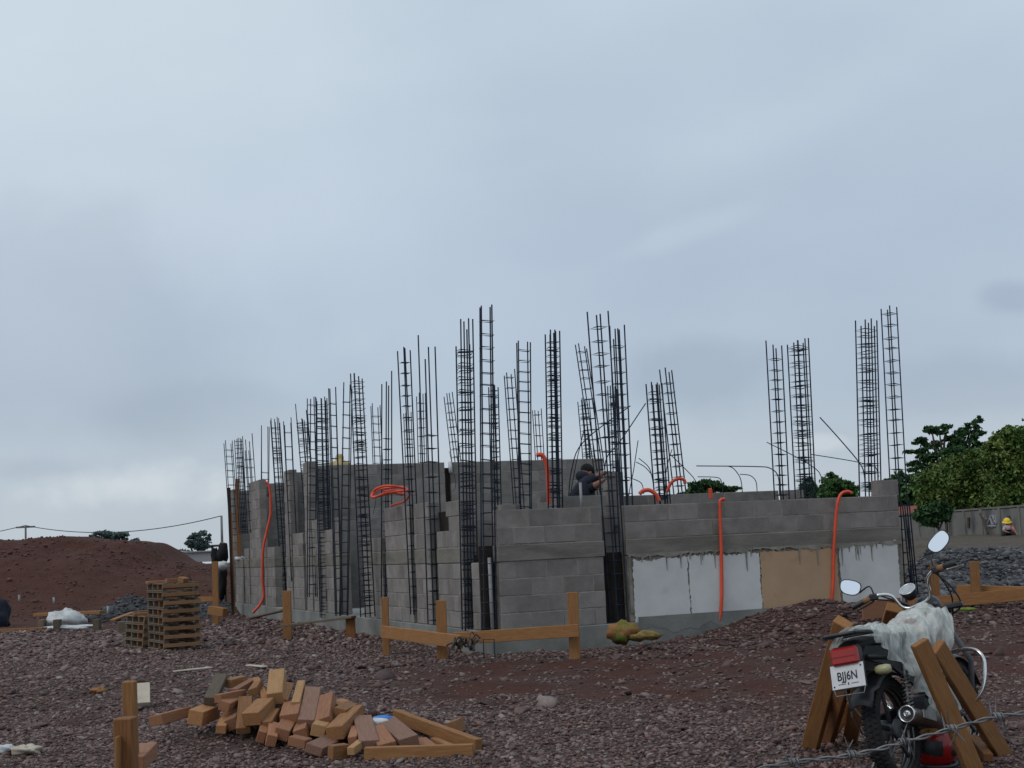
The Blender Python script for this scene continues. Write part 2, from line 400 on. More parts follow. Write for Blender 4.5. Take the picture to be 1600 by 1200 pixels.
def soilmask(x, y):
    n = fbm(x, y, 1.4, 51); n2 = fbm(x, y, .35, 57, 3)
    s = sst(x, -2.1 + 0 * x, -.2) * sst(y + n * 1.6, 11.7, 12.4) * (1 - sst(y + n * 1.2 - .05 * x, 15.1, 15.7))
    s2 = (1 - sst(x, -7.5, -5)) * sst(y + n * 3, 27, 31)
    s3 = sst(n + .6 * n2, .22, .5) * .55
    # ruts of soil among the near gravel on the right
    s4 = sst(x, .3, 2.2) * sst(y + n * 2.5, 9.8, 11.0) * .55
    s5 = sst(x - .25 * y, 1.2, 2.0) * sst(y, 14, 15) * (1 - sst(y, 16.5, 18)) * .4
    return np.clip(np.maximum.reduce([s * (.80 + .9 * n2), s2, s3, s4, s5 * 1.0]) + n2 * .35 * (s > .02), 0, 1)
def darkmask(x, y):
    mk = sst(x - .25 * y, -.1, 1.0) * sst(y, 18.8, 20) * (1 - sst(y + 2.5 * fbm(x, y, 3, 8), 28.5, 31))
    cx, cy = (178 - 800) / F * 33, 33.5
    p = 1 - sst(np.sqrt(((x - cx - .5) / 2.2) ** 2 + ((y - cy) / 1.7) ** 2), .75, 1.05)
    return np.clip(np.maximum(mk, p), 0, 1)
def dirtmask(x, y): return np.clip(sst(x - .25 * y, -.3, .6) * sst(y, 29, 32), 0, 1)
me = bpy.data.meshes.new('ground')
vv = np.stack([GX, GY, GZ], -1).reshape(-1, 3); ii = np.arange(nx * ny).reshape(ny, nx)
fc = np.stack([ii[:-1, :-1], ii[:-1, 1:], ii[1:, 1:], ii[1:, :-1]], -1).reshape(-1, 4)
me.vertices.add(len(vv)); me.vertices.foreach_set('co', vv.ravel())
me.loops.add(fc.size); me.loops.foreach_set('vertex_index', fc.ravel().astype(np.int32))
me.polygons.add(len(fc)); me.polygons.foreach_set('loop_start', np.arange(0, fc.size, 4, dtype=np.int32)); me.polygons.foreach_set('loop_total', np.full(len(fc), 4, np.int32))
me.update(); me.polygons.foreach_set('use_smooth', [True] * len(fc))
ca = me.color_attributes.new('zones', 'FLOAT_COLOR', 'POINT')
zc = np.stack([soilmask(GX, GY), darkmask(GX, GY), dirtmask(GX, GY), np.ones_like(GX)], -1).reshape(-1)
ca.data.foreach_set('color', zc)
gm, n, l, bs = new_mat('ground_soil')
t = n.new('ShaderNodeTexCoord'); at = n.new('ShaderNodeVertexColor'); at.layer_name = 'zones'
sp = n.new('ShaderNodeSeparateColor'); l.new(at.outputs[0], sp.inputs[0])
def gno(s, d=6, r=.6, st=None):
    q = n.new('ShaderNodeTexNoise'); q.inputs['Scale'].default_value = s; q.inputs['Detail'].default_value = d; q.inputs['Roughness'].default_value = r
    l.new(t.outputs['Object'], q.inputs['Vector']); return q
def grp(src, a, b, lo=.3, hi=.7):
    q = n.new('ShaderNodeValToRGB'); l.new(src, q.inputs[0]); q.color_ramp.elements[0].position = lo; q.color_ramp.elements[1].position = hi
    q.color_ramp.elements[0].color = (*a, 1); q.color_ramp.elements[1].color = (*b, 1); return q.outputs[0]
def gmix(f, a, b):
    q = n.new('ShaderNodeMix'); q.data_type = 'RGBA'; l.new(f, q.inputs['Factor']); l.new(a, q.inputs['A']); l.new(b, q.inputs['B']); return q.outputs['Result']
fine = gno(22, 8, .7); mid = gno(2.2, 8, .62); big = gno(.35, 6, .55)
vor = n.new('ShaderNodeTexVoronoi'); vor.inputs['Scale'].default_value = 17; l.new(t.outputs['Object'], vor.inputs['Vector'])
grav = gmix(mid.outputs['Fac'], grp(vor.outputs['Color'], (.030, .018, .016), (.13, .090, .080), .1, .9), grp(fine.outputs['Fac'], (.026, .016, .015), (.115, .075, .066)))
soil = gmix(big.outputs['Fac'], grp(fine.outputs['Fac'], (.038, .015, .010), (.092, .035, .023)), grp(mid.outputs['Fac'], (.038, .014, .009), (.105, .038, .025)))
darkg = grp(vor.outputs['Color'], (.022, .022, .024), (.085, .085, .088), .1, .9)
dirt = grp(mid.outputs['Fac'], (.060, .048, .036), (.125, .10, .076))
cc = gmix(sp.outputs[0], grav, soil); cc = gmix(sp.outputs[1], cc, darkg); cc = gmix(sp.outputs[2], cc, dirt)
l.new(cc, bs.inputs['Base Color']); bs.inputs['Roughness'].default_value = .9; bs.inputs['Specular IOR Level'].default_value = .2
bp = n.new('ShaderNodeBump'); bp.inputs['Strength'].default_value = .8; bp.inputs['Distance'].default_value = .03
ma = n.new('ShaderNodeMath'); ma.operation = 'ADD'; l.new(fine.outputs['Fac'], ma.inputs[0]); l.new(vor.outputs['Distance'], ma.inputs[1])
l.new(ma.outputs[0], bp.inputs['Height']); l.new(bp.outputs[0], bs.inputs['Normal'])
me.materials.append(gm)
ground = link('ground', me); tag(ground, 'red-brown and mauve site ground of soil and crushed stone rising to a mound on the left', kind='structure')

# ------------------------------------------------------------------ loose stones (stuff)
def ico(sub=0):
    bm = bmesh.new(); bmesh.ops.create_icosphere(bm, subdivisions=sub + 1, radius=1)
    v = np.array([x.co[:] for x in bm.verts]); f = np.array([[q.index for q in p.verts] for p in bm.faces]); bm.free(); return v, f
def stones(name, x, y, size, m, label, sub=0, sink=.25, squash=(.24, .52)):
    print(name, len(x)); V, Fc = ico(sub); k = len(x); nv = len(V)
    z = terrain(x, y)
    sc = np.stack([size * rng.uniform(.8, 1.35, k), size * rng.uniform(.5, 1.0, k), size * rng.uniform(*squash, k)], -1) * .5
    jit = 1 + rng.uniform(-.36, .36, (k, nv, 1))
    pts = V[None] * jit * sc[:, None, :]
    a = rng.uniform(0, 2 * np.pi, k); tl = rng.normal(0, .27, k); tk = rng.normal(0, .27, k)
    ca_, sa = np.cos(tl), np.sin(tl); Y2 = pts[..., 1] * ca_[:, None] - pts[..., 2] * sa[:, None]; Z2 = pts[..., 1] * sa[:, None] + pts[..., 2] * ca_[:, None]
    cb_, sb = np.cos(tk), np.sin(tk); X3 = pts[..., 0] * cb_[:, None] + Z2 * sb[:, None]; Z3 = -pts[..., 0] * sb[:, None] + Z2 * cb_[:, None]
    c3, s3 = np.cos(a), np.sin(a); X4 = X3 * c3[:, None] - Y2 * s3[:, None]; Y4 = X3 * s3[:, None] + Y2 * c3[:, None]
    co = np.stack([X4 + x[:, None], Y4 + y[:, None], Z3 + (z + sc[:, 2] * (1 - 2 * sink))[:, None]], -1).reshape(-1, 3)
    fc = (Fc[None] + (np.arange(k) * nv)[:, None, None]).reshape(-1, 3)
    me = bpy.data.meshes.new(name); me.vertices.add(len(co)); me.vertices.foreach_set('co', co.ravel())
    me.loops.add(fc.size); me.loops.foreach_set('vertex_index', fc.ravel().astype(np.int32))
    me.polygons.add(len(fc)); me.polygons.foreach_set('loop_start', np.arange(0, fc.size, 3, dtype=np.int32)); me.polygons.foreach_set('loop_total', np.full(len(fc), 3, np.int32))
    me.update(); me.materials.append(m)
    return tag(link(name, me), label, kind='stuff')
def stonemat(name, stops):
    m, n, l, bs = new_mat(name); ge = n.new('ShaderNodeNewGeometry'); rp = n.new('ShaderNodeValToRGB'); l.new(ge.outputs['Random Per Island'], rp.inputs[0])
    cr = rp.color_ramp; cr.elements[0].position = stops[0][0]; cr.elements[0].color = (*stops[0][1], 1); cr.elements[1].position = stops[-1][0]; cr.elements[1].color = (*stops[-1][1], 1)
    for p_, c_ in stops[1:-1]: e = cr.elements.new(p_); e.color = (*c_, 1)
    t = n.new('ShaderNodeTexCoord'); no = n.new('ShaderNodeTexNoise'); no.inputs['Scale'].default_value = 30; l.new(t.outputs['Object'], no.inputs['Vector'])
    mr = n.new('ShaderNodeMapRange'); mr.inputs['To Min'].default_value = .65; mr.inputs['To Max'].default_value = 1.35; l.new(no.outputs['Fac'], mr.inputs[0])
    hv = n.new('ShaderNodeHueSaturation'); l.new(rp.outputs[0], hv.inputs['Color']); l.new(mr.outputs[0], hv.inputs['Value'])
    l.new(hv.outputs[0], bs.inputs['Base Color']); bs.inputs['Roughness'].default_value = .62; bs.inputs['Specular IOR Level'].default_value = .35; return m
ST_MAUVE = stonemat('mauve_stones', [(0, (.048, .026, .023)), (.25, (.100, .052, .045)), (.5, (.138, .084, .074)), (.7, (.168, .112, .098)), (.86, (.20, .155, .142)), (.93, (.16, .070, .050)), (1, (.32, .26, .235))])
ST_RED = stonemat('reddish_rubble', [(0, (.045, .024, .022)), (.4, (.085, .045, .040)), (.75, (.12, .072, .064)), (.93, (.15, .105, .095)), (1, (.26, .20, .18))])
ST_DARK = stonemat('dark_grey_chippings', [(0, (.018, .018, .021)), (.5, (.045, .044, .048)), (.85, (.085, .084, .088)), (1, (.16, .155, .155))])
def scatter(k, x0, x1, y0, y1, dens, fr=None):
    x = rng.uniform(x0, x1, k); y = rng.uniform(y0, y1, k); w = dens(x, y) if dens is not None else np.ones(k)
    keep = rng.uniform(0, 1, k) < w
    u = (x - OX) * cph + (y - OY) * sph; v = -(x - OX) * sph + (y - OY) * cph
    keep &= ~((u > -.03) & (u < 6.0) & (v > -.03)) & (np.abs(x) < .42 * y + .4)
    return x[keep], y[keep]
sm = lambda x, y: 1 - .95 * np.clip(soilmask(x, y) * 1.3, 0, 1)
x, y = scatter(84000, -5.6, 5.8, 8.0, 13.6, sm); s = rng.gamma(1.9, .0082, len(x)) + .012
stones('gravel', x, y, s, ST_MAUVE, 'mauve and grey crushed stone covering the near ground')
x, y = scatter(48000, -8, 7.5, 13.6, 20.5, sm); s = rng.gamma(2.0, .0100, len(x)) + .015
stones('gravel', x, y, s, ST_MAUVE, 'mauve and grey crushed stone covering the ground by the building')
x, y = scatter(26000, -15, -2.0, 20.0, 33, lambda x, y: sm(x, y) * (1 - .6 * sst(y, 22, 33))); s = rng.gamma(3, .015, len(x)) + .022
stones('gravel', x, y, s, ST_MAUVE, 'crushed stone on the far ground left of the building')
def ridw(x, y):
    u = (x - OX) * cph + (y - OY) * sph; v = -(x - OX) * sph + (y - OY) * cph
    return sst(u, 1.0, 2.6) * sst(v, -2.1, -1.5) * (1 - sst(v, 1.0, 3.0)) * (1 - sst(u, 9, 10))
x, y = scatter(26000, 0, 9, 13.8, 21, ridw); s = rng.gamma(2.2, .014, len(x)) + .017
stones('rubble', x, y, s, ST_RED, 'reddish broken rock ridge piled against the plastered wall')
x, y = scatter(900, -6, 7, 8.4, 16, lambda x, y: .6 + 0 * x); s = rng.gamma(2, .02, len(x)) + .055
x, y, s = x[:230], y[:230], s[:230]
stones('rocks', x, y, s, ST_RED, 'larger reddish stones lying on the gravel', sub=1, sink=.3)
x, y = scatter(24000, 4.6, 14.5, 18.8, 31.5, darkmask); s = rng.gamma(4, .017, len(x)) + .03
stones('chippings', x, y, s, ST_DARK, 'heap of dark grey chippings right of the building')
x, y = scatter(5000, -14, -5, 30, 36.5, darkmask); s = rng.gamma(4, .014, len(x)) + .02
stones('chippings', x, y, s, ST_DARK, 'small pile of dark grey chippings before the earth mound')

x = rng.uniform(-26, -6.5, 9000); y = rng.uniform(36, 49, 9000); kp = rng.uniform(0, 1, 9000) < .25 + 1.4 * np.clip(fbm(x, y, 3.0, 71), 0, 1); x, y = x[kp], y[kp]
CLOD = stonemat('red_clods', [(0, (.030, .011, .008)), (.6, (.080, .030, .020)), (1, (.125, .050, .034))])
stones('clods', x, y, rng.gamma(1.8, .018, len(x)) + .035, CLOD, 'clods of red earth scattered over the mound face', sink=.35, squash=(.4, .8))

# ------------------------------------------------------------------ the unfinished block building
bld = empty('unfinished_building', label='roofless grey concrete block building under construction with open column gaps and a pale plastered end', cat='building',
            mtx=Matrix.Translation((OX, OY, 0)) @ Matrix.Rotation(PHI, 4, 'Z'))
BM = bld.matrix_world.copy()
def Wd(u, v, z): return BM @ Vector((u, v, z))
def inv(fn, target, lo, hi):
    s = 1 if fn(hi) > fn(lo) else -1
    for _ in range(50):
        m_ = (lo + hi) / 2
        if (fn(m_) - target) * s < 0: lo = m_
        else: hi = m_
    return (lo + hi) / 2
def vL(px, z=1.2): return inv(lambda v: proj(Wd(0, v, z))[0], px, 0, 24)
def uR(px, z=1.1, v=0): return inv(lambda u: proj(Wd(u, v, z))[0], px, -1, 12)
def zAt(u, v, py): return inv(lambda z: proj(Wd(u, v, z))[1], py, -1, 6)
ZP = .26; ZB0 = 1.06; ZB1 = 1.26; TH = .15
CH2 = .205
def snap(z):
    return ZB1 + CH2 * round((z - ZB1) / CH2) if z > ZB1 else ZB1
_bm = {}
def block_mesh(kind):
    if kind not in _bm:
        me = bpy.data.meshes.new('block'); v, f = cbox(1, 1, 1, 0)
        # chamfer in real size: block nominal .39 x .15 x .19
        L_ = {'full': .392, 'half': .192, 'thin': .142}[kind]
        v, f = cbox(L_, TH, .192, .006); me.from_pydata(v, [], f); me.materials.append(BLOCK); me.update(); _bm[kind] = (me, L_)
    return _bm[kind]
nblk = [0]
def lay_wall(a, b, z0, z1, parent, bond=0, name='wall', skip=None, stuff=False, ch=None, label=None):
    """block wall between plan points a,b (building coords, centre line), z0..z1, mortar core + individual blocks"""
    a = Vector((*a, 0)); b = Vector((*b, 0)); Ln = (b - a).length; d = (b - a).normalized()
    ang = math.atan2(d.y, d.x); mid = (a + b) / 2
    core = MB(); core.box((0, 0, (z0 + z1) / 2), (Ln - .012, TH - .007, z1 - z0 - .001), MORTAR)
    w = core.build(name, parent, mtx=Matrix.Translation(mid) @ Matrix.Rotation(ang, 4, 'Z'))
    if label: w['label'] = label
    ch = ch or (.2 if z1 <= ZB0 + .01 else CH2)
    rows = max(1, round((z1 - z0) / ch)); ch = (z1 - z0) / rows
    st = MB() if stuff else None
    for r in range(rows):
        off = .2 if (r + bond) % 2 else 0.0
        x = -off; zc = z0 + ch * (r + .5)
        while x < Ln - .02:
            x0 = max(x, 0); x1 = min(x + .4, Ln)
            if Ln - x1 < .05: x1 = Ln
            x += .4
            if x1 - x0 < .04: continue
            if x1 == Ln: x = Ln
            cx = (x0 + x1) / 2 - Ln / 2; ll = x1 - x0
            if skip and skip(cx + Ln / 2, zc): continue
            kind = 'full' if ll > .3 else ('half' if ll > .165 else 'thin'); me, L0 = block_mesh(kind)
            jit = random.uniform(-.003, .004)
            sc = ((ll - .008) / L0, 1, (ch - .008) / .192)
            if stuff:
                st.box((cx, jit, zc), (ll - .008, TH, ch - .008), BLOCK)
            else:
                o = link('block', me, w); nblk[0] += 1
                o.location = (cx + random.uniform(-.002, .002), jit, zc); o.scale = sc
                o.rotation_euler = (0, 0, random.uniform(-.006, .006))
    if stuff:
        o = st.build('blockwork', w); o['kind'] = 'stuff'
    return w
def solid(name, c, size, m, parent=bld, bev=.008, label=None):
    o = MB(); o.box((0, 0, 0), size, m, None, bev); o = o.build(name, parent, loc=c)
    if label: o['label'] = label
    return o
# plinth / foundation strips
VE = vL(360); U_END = uR(1408)
solid('plinth', (U_END / 2 - .02, TH / 2 - .01, ZP / 2 - .24), (U_END + .02, TH + .05, ZP + .48), PLINTH, label='stained concrete foundation strip under the plastered wall')
solid('plinth', (TH / 2 - .01, VE / 2 + .10, ZP / 2 - .242), (TH + .05, VE - .1, ZP + .48), PLINTH, label='concrete foundation strip under the row of piers')
solid('plinth', (U_END - TH / 2, VE / 2, ZP / 2 - .244), (TH + .05, VE, ZP + .476), PLINTH)
solid('floor_slab', (U_END / 2, VE / 2, .02), (U_END - .3, VE - .3, .08), PLINTH)
# ---- right facade, left bay: full block wall between corner column and second column
uA0, uA1 = uR(779), uR(943); uB0 = uR(979)
ZT = ZB1 + 2 * CH2
lay_wall((uA0, TH / 2), (uA1, TH / 2), ZP, ZB0, bld, 0, label='grey block wall between the corner column and the open column slot')
solid('bond_beam', ((uA0 + uA1) / 2, TH / 2 - .004, (ZB0 + ZB1) / 2), (uA1 - uA0 + .03, TH + .012, .192), BEAM)
lay_wall((uA0, TH / 2), (uA1, TH / 2), ZB1, ZT, bld, 1)
for i, (p0, p1) in enumerate(((779, 810), (877, 899), (900, 916), (918, 940))):
    a, b = uR(p0), uR(p1); lay_wall((a, TH / 2 + .0), (b, TH / 2), ZT, ZT + .03 + .05 * (i == 0), bld, 0, ch=.08) if False else None
# ---- right facade, right bay: plaster over lower part, blocks above the beam
solid('wall', ((uB0 + U_END) / 2, TH / 2, (ZP + ZB0) / 2), (U_END - uB0, TH - .01, ZB0 - ZP - .002), DRIP, label='cement-faced lower wall behind the plaster panels')
solid('bond_beam', ((uB0 + U_END) / 2, TH / 2 - .004, (ZB0 + ZB1) / 2), (U_END - uB0 + .004, TH + .012, .196), BEAM)
lay_wall((uB0, TH / 2), (U_END, TH / 2), ZB1, ZT, bld, 0, label='two block courses above the smeared bond beam')
a, b = uR(1371, 1.8), uR(1404, 1.8); lay_wall((a, TH / 2), (b, TH / 2), ZT, ZT + CH2, bld, 0, label='single loose block course at the far right end of the wall')
# ragged cement smear + drips on the wall below the beam
def smear(u0, u1, zt, zlow, seed, amp=.05, drip=.16, y=-.006, name='cement_smear', m=DRIP, dens=.16):
    rs = random.Random(seed); top = []; n_ = int((u1 - u0) / .008); vs = []; fs = []
    dl = 0
    for i in range(n_ + 1):
        u = u0 + (u1 - u0) * i / n_
        if rs.random() < dens * .5: dl = rs.uniform(.2, 1) ** 2 * drip
        else: dl *= .35 if rs.random() < .6 else .05
        zb = zlow - amp * float(fbm(u * 3 + seed, seed, .5, 3)) - dl
        vs += [(u, y, zt), (u, y - .004, zb), (u, y + .012, zb)]
    for i in range(n_):
        a_ = i * 3; fs += [[a_, a_ + 1, a_ + 4, a_ + 3], [a_ + 1, a_ + 2, a_ + 5, a_ + 4]]
    q = MB(); q.add(vs, fs, m); return q.build(name, bld)
# plaster panels with ragged outlines
def panel(p0, p1, ybot0, ybot1, ytop0, ytop1, m, label, seed):
    rs = random.Random(seed); a0, a1 = uR(p0, .7), uR(p1, .7)
    zb0 = max(zAt(a0, 0, ybot0), -.15); zb1 = max(zAt(a1, 0, ybot1), -.15); zt0 = zAt(a0, 0, ytop0); zt1 = zAt(a1, 0, ytop1)
    pts = []; w = .012
    def edge(ax, az, bx, bz, k, nxx, nzz):
        for i in range(k):
            t_ = i / k; o = rs.uniform(-1, 1) * w + w * 2.2 * float(vnoise(t_ * 6 + seed * 7, 3.3, 1, seed)) if 0 < i else 0
            pts.append((ax + (bx - ax) * t_ + nxx * o, az + (bz - az) * t_ + nzz * o))
    edge(a0, zb0, a1, zb1, 46, 0, 1); edge(a1, zb1, a1, zt1, 34, .7, 0); edge(a1, zt1, a0, zt0, 40, 0, 1.4); edge(a0, zt0, a0, zb0, 34, .7, 0)
    k = len(pts); f0 = -.0165; f1 = .006
    vs = [(x_, f0, z_) for x_, z_ in pts] + [(x_, f1, z_) for x_, z_ in pts]
    fs = [list(range(k))] + [[(i + 1) % k, i, k + i, k + (i + 1) % k] for i in range(k)]
    q = MB(); q.add(vs, fs, m); o = q.build('plaster_panel', bld); o['label'] = label
    # triangulate the ragged face properly
    bm = bmesh.new(); bm.from_mesh(o.data); bmesh.ops.triangulate(bm, faces=[f for f in bm.faces if len(f.verts) > 4]); bm.to_mesh(o.data); bm.free(); return o
panel(990, 1075, 981, 971, 876, 871, PLASTER, 'pale grey plaster panel nearest the open column slot', 1)
panel(1077, 1187, 969, 955, 869, 864, PLASTER, 'pale grey plaster panel between the thin seam and the beige panel', 2)
panel(1189, 1309, 965, 965, 863, 855, BEIGE, 'beige plaster panel behind the orange hose', 3)
panel(1313, 1404, 958, 938, 853, 845, PLASTER, 'pale grey plaster panel at the right end of the wall', 4)
smear(uB0 + .01, U_END - .01, ZB0 + .02, ZB0 - .02, 6, .05, .24, y=-.0205)
smear(uB0 + .01, uR(985), ZB0, ZP + .1, 9, .1, .05, y=-.008)
smear(uR(990), uR(1200), ZP + .06, ZP - .12, 12, .1, .06, y=-.034, m=PLINTH, dens=.05)
# ---- left facade piers  (px0, px1, top y, thickness)
PIERS = [
 (735, 751, 878, 'narrow low block pier beside the corner column'),
 (683, 722, 829, 'wide block pier carrying odd blocks set on end'),
 (648, 672, 786, 'tall block pier right of the coiled orange conduit'),
 (603, 643, 791, 'broad tall block pier under the coiled orange conduit'),
 (566, 597, 841, 'block pier with its top one course above the beam'),
 (524, 534, 808, 'slim pale block pier left of the wide recess'),
 (503, 520, 828, 'block pier between two slim piers'),
 (489, 497, 812, 'slim low pier beside the tall end pier'),
 (478, 487, 722, 'tall end pier of the long rear cross wall'),
 (458, 474, 833, 'block pier with a dark knot at its top'),
 (447, 456, 735, 'tall end pier of the middle cross wall'),
 (413, 429, 855, 'low block pier right of the hanging orange hose'),
 (391, 408, 752, 'tall pier behind the hanging orange hose'),
 (382, 389, 857, 'slim low pier near the far corner'),
 (368, 380, 873, 'low pier with a mortar heap on top near the far corner'),
 (361, 366, 765, 'far corner pier behind the tall boards')]
for i, (p0, p1, yt, lb) in enumerate(PIERS):
    v0, v1 = vL(p1), vL(p0); vm = (v0 + v1) / 2; zt = zAt(0, vm, yt)
    g = empty('pier'); g.parent = bld; g['label'] = lb
    zb1 = ZB0 if zt < ZB0 + .1 else ZB1
    def pw(z0, z1, bond):
        Ln = v1 - v0; a_ = Vector((TH / 2, v0, 0)); 
        rows = max(1, round((z1 - z0) / .2025)); ch = (z1 - z0) / rows
        for r_ in range(rows):
            off = .2 if (r_ + bond) % 2 and Ln > .45 else 0.0; x_ = -off
            while x_ < Ln - .02:
                x0 = max(x_, 0); x1 = min(x_ + .4, Ln); 
                if Ln - x1 < .06: x1 = Ln
                x_ = x_ + .4 if x1 < Ln else Ln
                if x1 - x0 < .04: continue
                ll = x1 - x0; kind = 'full' if ll > .3 else ('half' if ll > .165 else 'thin'); me, L0 = block_mesh(kind)
                o = link('block', me, g); nblk[0] += 1
                o.location = (TH / 2 + random.uniform(-.004, .004), v0 + (x0 + x1) / 2, z0 + ch * (r_ + .5)); o.rotation_euler = (0, 0, math.pi / 2 + random.uniform(-.008, .008)); o.scale = ((ll - .008) / L0, 1, (ch - .008) / .192)
    core = MB(); core.box((TH / 2, vm, (ZP + zt) / 2 - .005), (TH - .014, v1 - v0 - .014, zt - ZP - .01), MORTAR); core.build('mortar', g)
    pw(ZP, ZB0, i)
    if zt > ZB0 + .1:
        q = MB(); q.box((TH / 2, vm, (ZB0 + ZB1) / 2), (TH + .014, v1 - v0 + .006, .194), BEAM, None, .01); q.build('bond_beam', g)
    if zt > ZB1 + .1: pw(ZB1, zt, i + 1)
# odd blocks set on the second pier
v0, v1 = vL(722), vL(684)
q = empty('loose_block', mtx=BM @ Matrix.Translation((TH / 2, (v0 * .2 + v1 * .8), ZB1 + .008)), label='hollow block on its side showing its cores, on the second pier from the corner', cat='block')
zc = .0
L2 = (v1 - v0) * .52
s_ = MB()
for k in range(4): s_.box((0, -L2 / 2 + L2 * (k + .5) / 4 - 0, .095), (TH, .024, .186), BLOCK, None, .003)
s_.build('web', q)
s_ = MB(); s_.box((.02, 0, .006), (TH - .04, L2, .012), BLOCK); s_.box((.02, 0, .184), (TH - .04, L2, .012), BLOCK); s_.box((.06, 0, .095), (.02, L2, .16), BLOCK); s_.build('shell', q)
def loose(u, v, z, l, w=.145, h=.19, yaw=90, label=''):
    o = MB(); o.box((0, 0, h / 2), (l, w, h), BLOCK, None, .006)
    o = o.build('loose_block', None, mtx=BM @ Matrix.Translation((u, v, z)) @ Matrix.Rotation(R(yaw), 4, 'Z')); return tag(o, label, 'block')
loose(TH / 2, v0 + .17, ZB1 + .004, .30, label='plain block beside the hollow block on the second pier from the corner')
loose(TH / 2, v0 + .26, ZB1 + .20, .50, label='block bridging over the hollow block on the second pier from the corner')
loose(TH / 2, v0 + .30, ZB1 + .394, .62, label='topmost block of the small stack on the second pier from the corner')
# ---- cross walls at full height
ZH = ZB1 + 8 * CH2
def xwall(pxl, u1, z1, label, u0=TH + .01, z0=ZP, gaps=(), stuff_below=None):
    v = vL(pxl); segs = []; s0 = u0
    for (g0, g1) in gaps: segs.append((s0, g0)); s0 = g1
    segs.append((s0, u1))
    for i, (a_, b_) in enumerate(segs):
        if stuff_below: 
            lay_wall((a_, v + TH / 2), (b_, v + TH / 2), z0, stuff_below, bld, 0, stuff=True)
            w = lay_wall((a_, v + TH / 2), (b_, v + TH / 2), stuff_below, z1, bld, 1, label=label if i == 0 else None)
        else: w = lay_wall((a_, v + TH / 2), (b_, v + TH / 2), z0, z1, bld, 0, label=label if i == 0 else None)
    return v
vT = vL(483)
def uAt(px, v, z): return inv(lambda u: proj(Wd(u, v, z))[0], px, -1, 12)
vT = xwall(482, uAt(945, vT, 2.7), ZH, 'long rear cross wall standing full height behind the front wall', gaps=((uAt(697, vT, 2.6), uAt(706, vT, 2.6)),), stuff_below=ZB1 + .41)
vK = vL(450); xwall(450, uAt(500, vK, 2.7), ZH, 'short middle cross wall seen left of the long rear wall')
vM = vL(396); xwall(396, uAt(452, vM, 2.7), ZH, 'far cross wall right of the hanging orange hose', stuff_below=None)
xwall(363, uAt(395, vL(363), 2.7), ZH, 'farthest cross wall behind the tall boards')
# interior low walls
lay_wall((uR(820), 2.4), (U_END - .2, 2.4), ZP, ZB1 + .2, bld, 0, stuff=True)
lay_wall((uR(985), 2.4), (uAt(1213, 2.4, 1.8), 2.4), ZB1 + .2, ZB1 + .2 + 2 * CH2, bld, 0, label='inner wall rising one course above the front wall')
lay_wall((uAt(1222, 2.4, 1.8), 2.4), (uAt(1252, 2.4, 1.8), 2.4), ZB1 + .2, ZB1 + .2 + 2 * CH2, bld, 0)
lay_wall((uAt(780, 1.2, 1.7), 1.2), (uAt(912, 1.2, 1.7), 1.2), ZP, ZB1 + .2, bld, 0, stuff=True)
lay_wall((uAt(780, 1.2, 1.7), 1.2), (uAt(811, 1.2, 1.7), 1.2), ZB1 + .2, ZT + .10, bld, 0)
lay_wall((uAt(876, 1.2, 1.7), 1.2), (uAt(944, 1.2, 1.7), 1.2), ZB1 + .2, ZT + .18, bld, 1, label='low inner wall in front of the bending worker')
lay_wall((uR(962), .2), (uR(962), 2.3), ZP, ZB1 + .3, bld, 0, stuff=True)
lay_wall((U_END - TH / 2, .2), (U_END - TH / 2, 9.0), ZP, ZT - CH2, bld, 0, stuff=True)
lay_wall((2.2, 4.6), (2.2, vT - .05), ZP, ZT, bld, 0, stuff=True)
lay_wall((.2, 4.6), (U_END - .2, 4.6), ZP, ZT, bld, 0, stuff=True)
# darker rough block stack right of the worker
v_ = 2.2
lay_wall((uAt(946, v_, 1.9), v_), (uAt(972, v_, 1.9), v_), ZB1 + .2, zAt(uAt(958, v_, 1.9), v_, 738), bld, 0, label='dark stub of wall beside the bending worker')
print('blocks', nblk[0])
# pvc pipes cast in the columns
def pipe(name, a, b, r, m, parent=None, mtx=None):
    q = MB(); q.tube([a, b], r, m, 10); return q.build(name, parent)
u_ = uR(772); pipe('drain_pipe', (uR(771, .8), .10, ZP - .2), (uR(771, .8), .10, 1.12), .022, PVC, bld)
pipe('drain_pipe', (uAt(704, vT, 2.6), vT - .02, ZH - .2), (uAt(704, vT, 2.6), vT - .02, ZH + .01), .035, WHITEP, bld)
FORM_AND_SHADE = mat('slot_shade_and_formwork', (.018, .014, .012), (.045, .032, .024), .9, 5, stretch=(6, 6, .6))  # near-black stands for shade in the slots; also colours the dark corner board
def slot_shade_board(c, size):
    q = MB(); q.box((0, 0, 0), size, FORM_AND_SHADE, None, .004); q.build('formwork_or_shade_board', bld, loc=c)  # boards added behind the open slots and gaps to make them read dark
slot_shade_board((uAt(701.5, vT, 2.6), vT + TH / 2 + .04, 1.5), (.16, .03, 2.6))
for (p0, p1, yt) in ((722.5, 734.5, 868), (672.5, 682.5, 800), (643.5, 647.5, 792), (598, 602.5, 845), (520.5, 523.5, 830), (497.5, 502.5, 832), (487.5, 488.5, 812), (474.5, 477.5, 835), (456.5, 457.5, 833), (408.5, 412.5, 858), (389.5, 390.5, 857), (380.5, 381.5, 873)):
    va, vb = vL(p1 + .5), vL(p0 - .5); vm = (va + vb) / 2; zt = zAt(0, vm, yt); slot_shade_board((TH + .022, vm, (ZP + zt) / 2), (.03, vb - va + .1, zt - ZP))
ua, ub = uR(752), uR(780); slot_shade_board(((ua + ub) / 2 + .03, TH + .03, .76), (ub - ua, .03, 1.0))
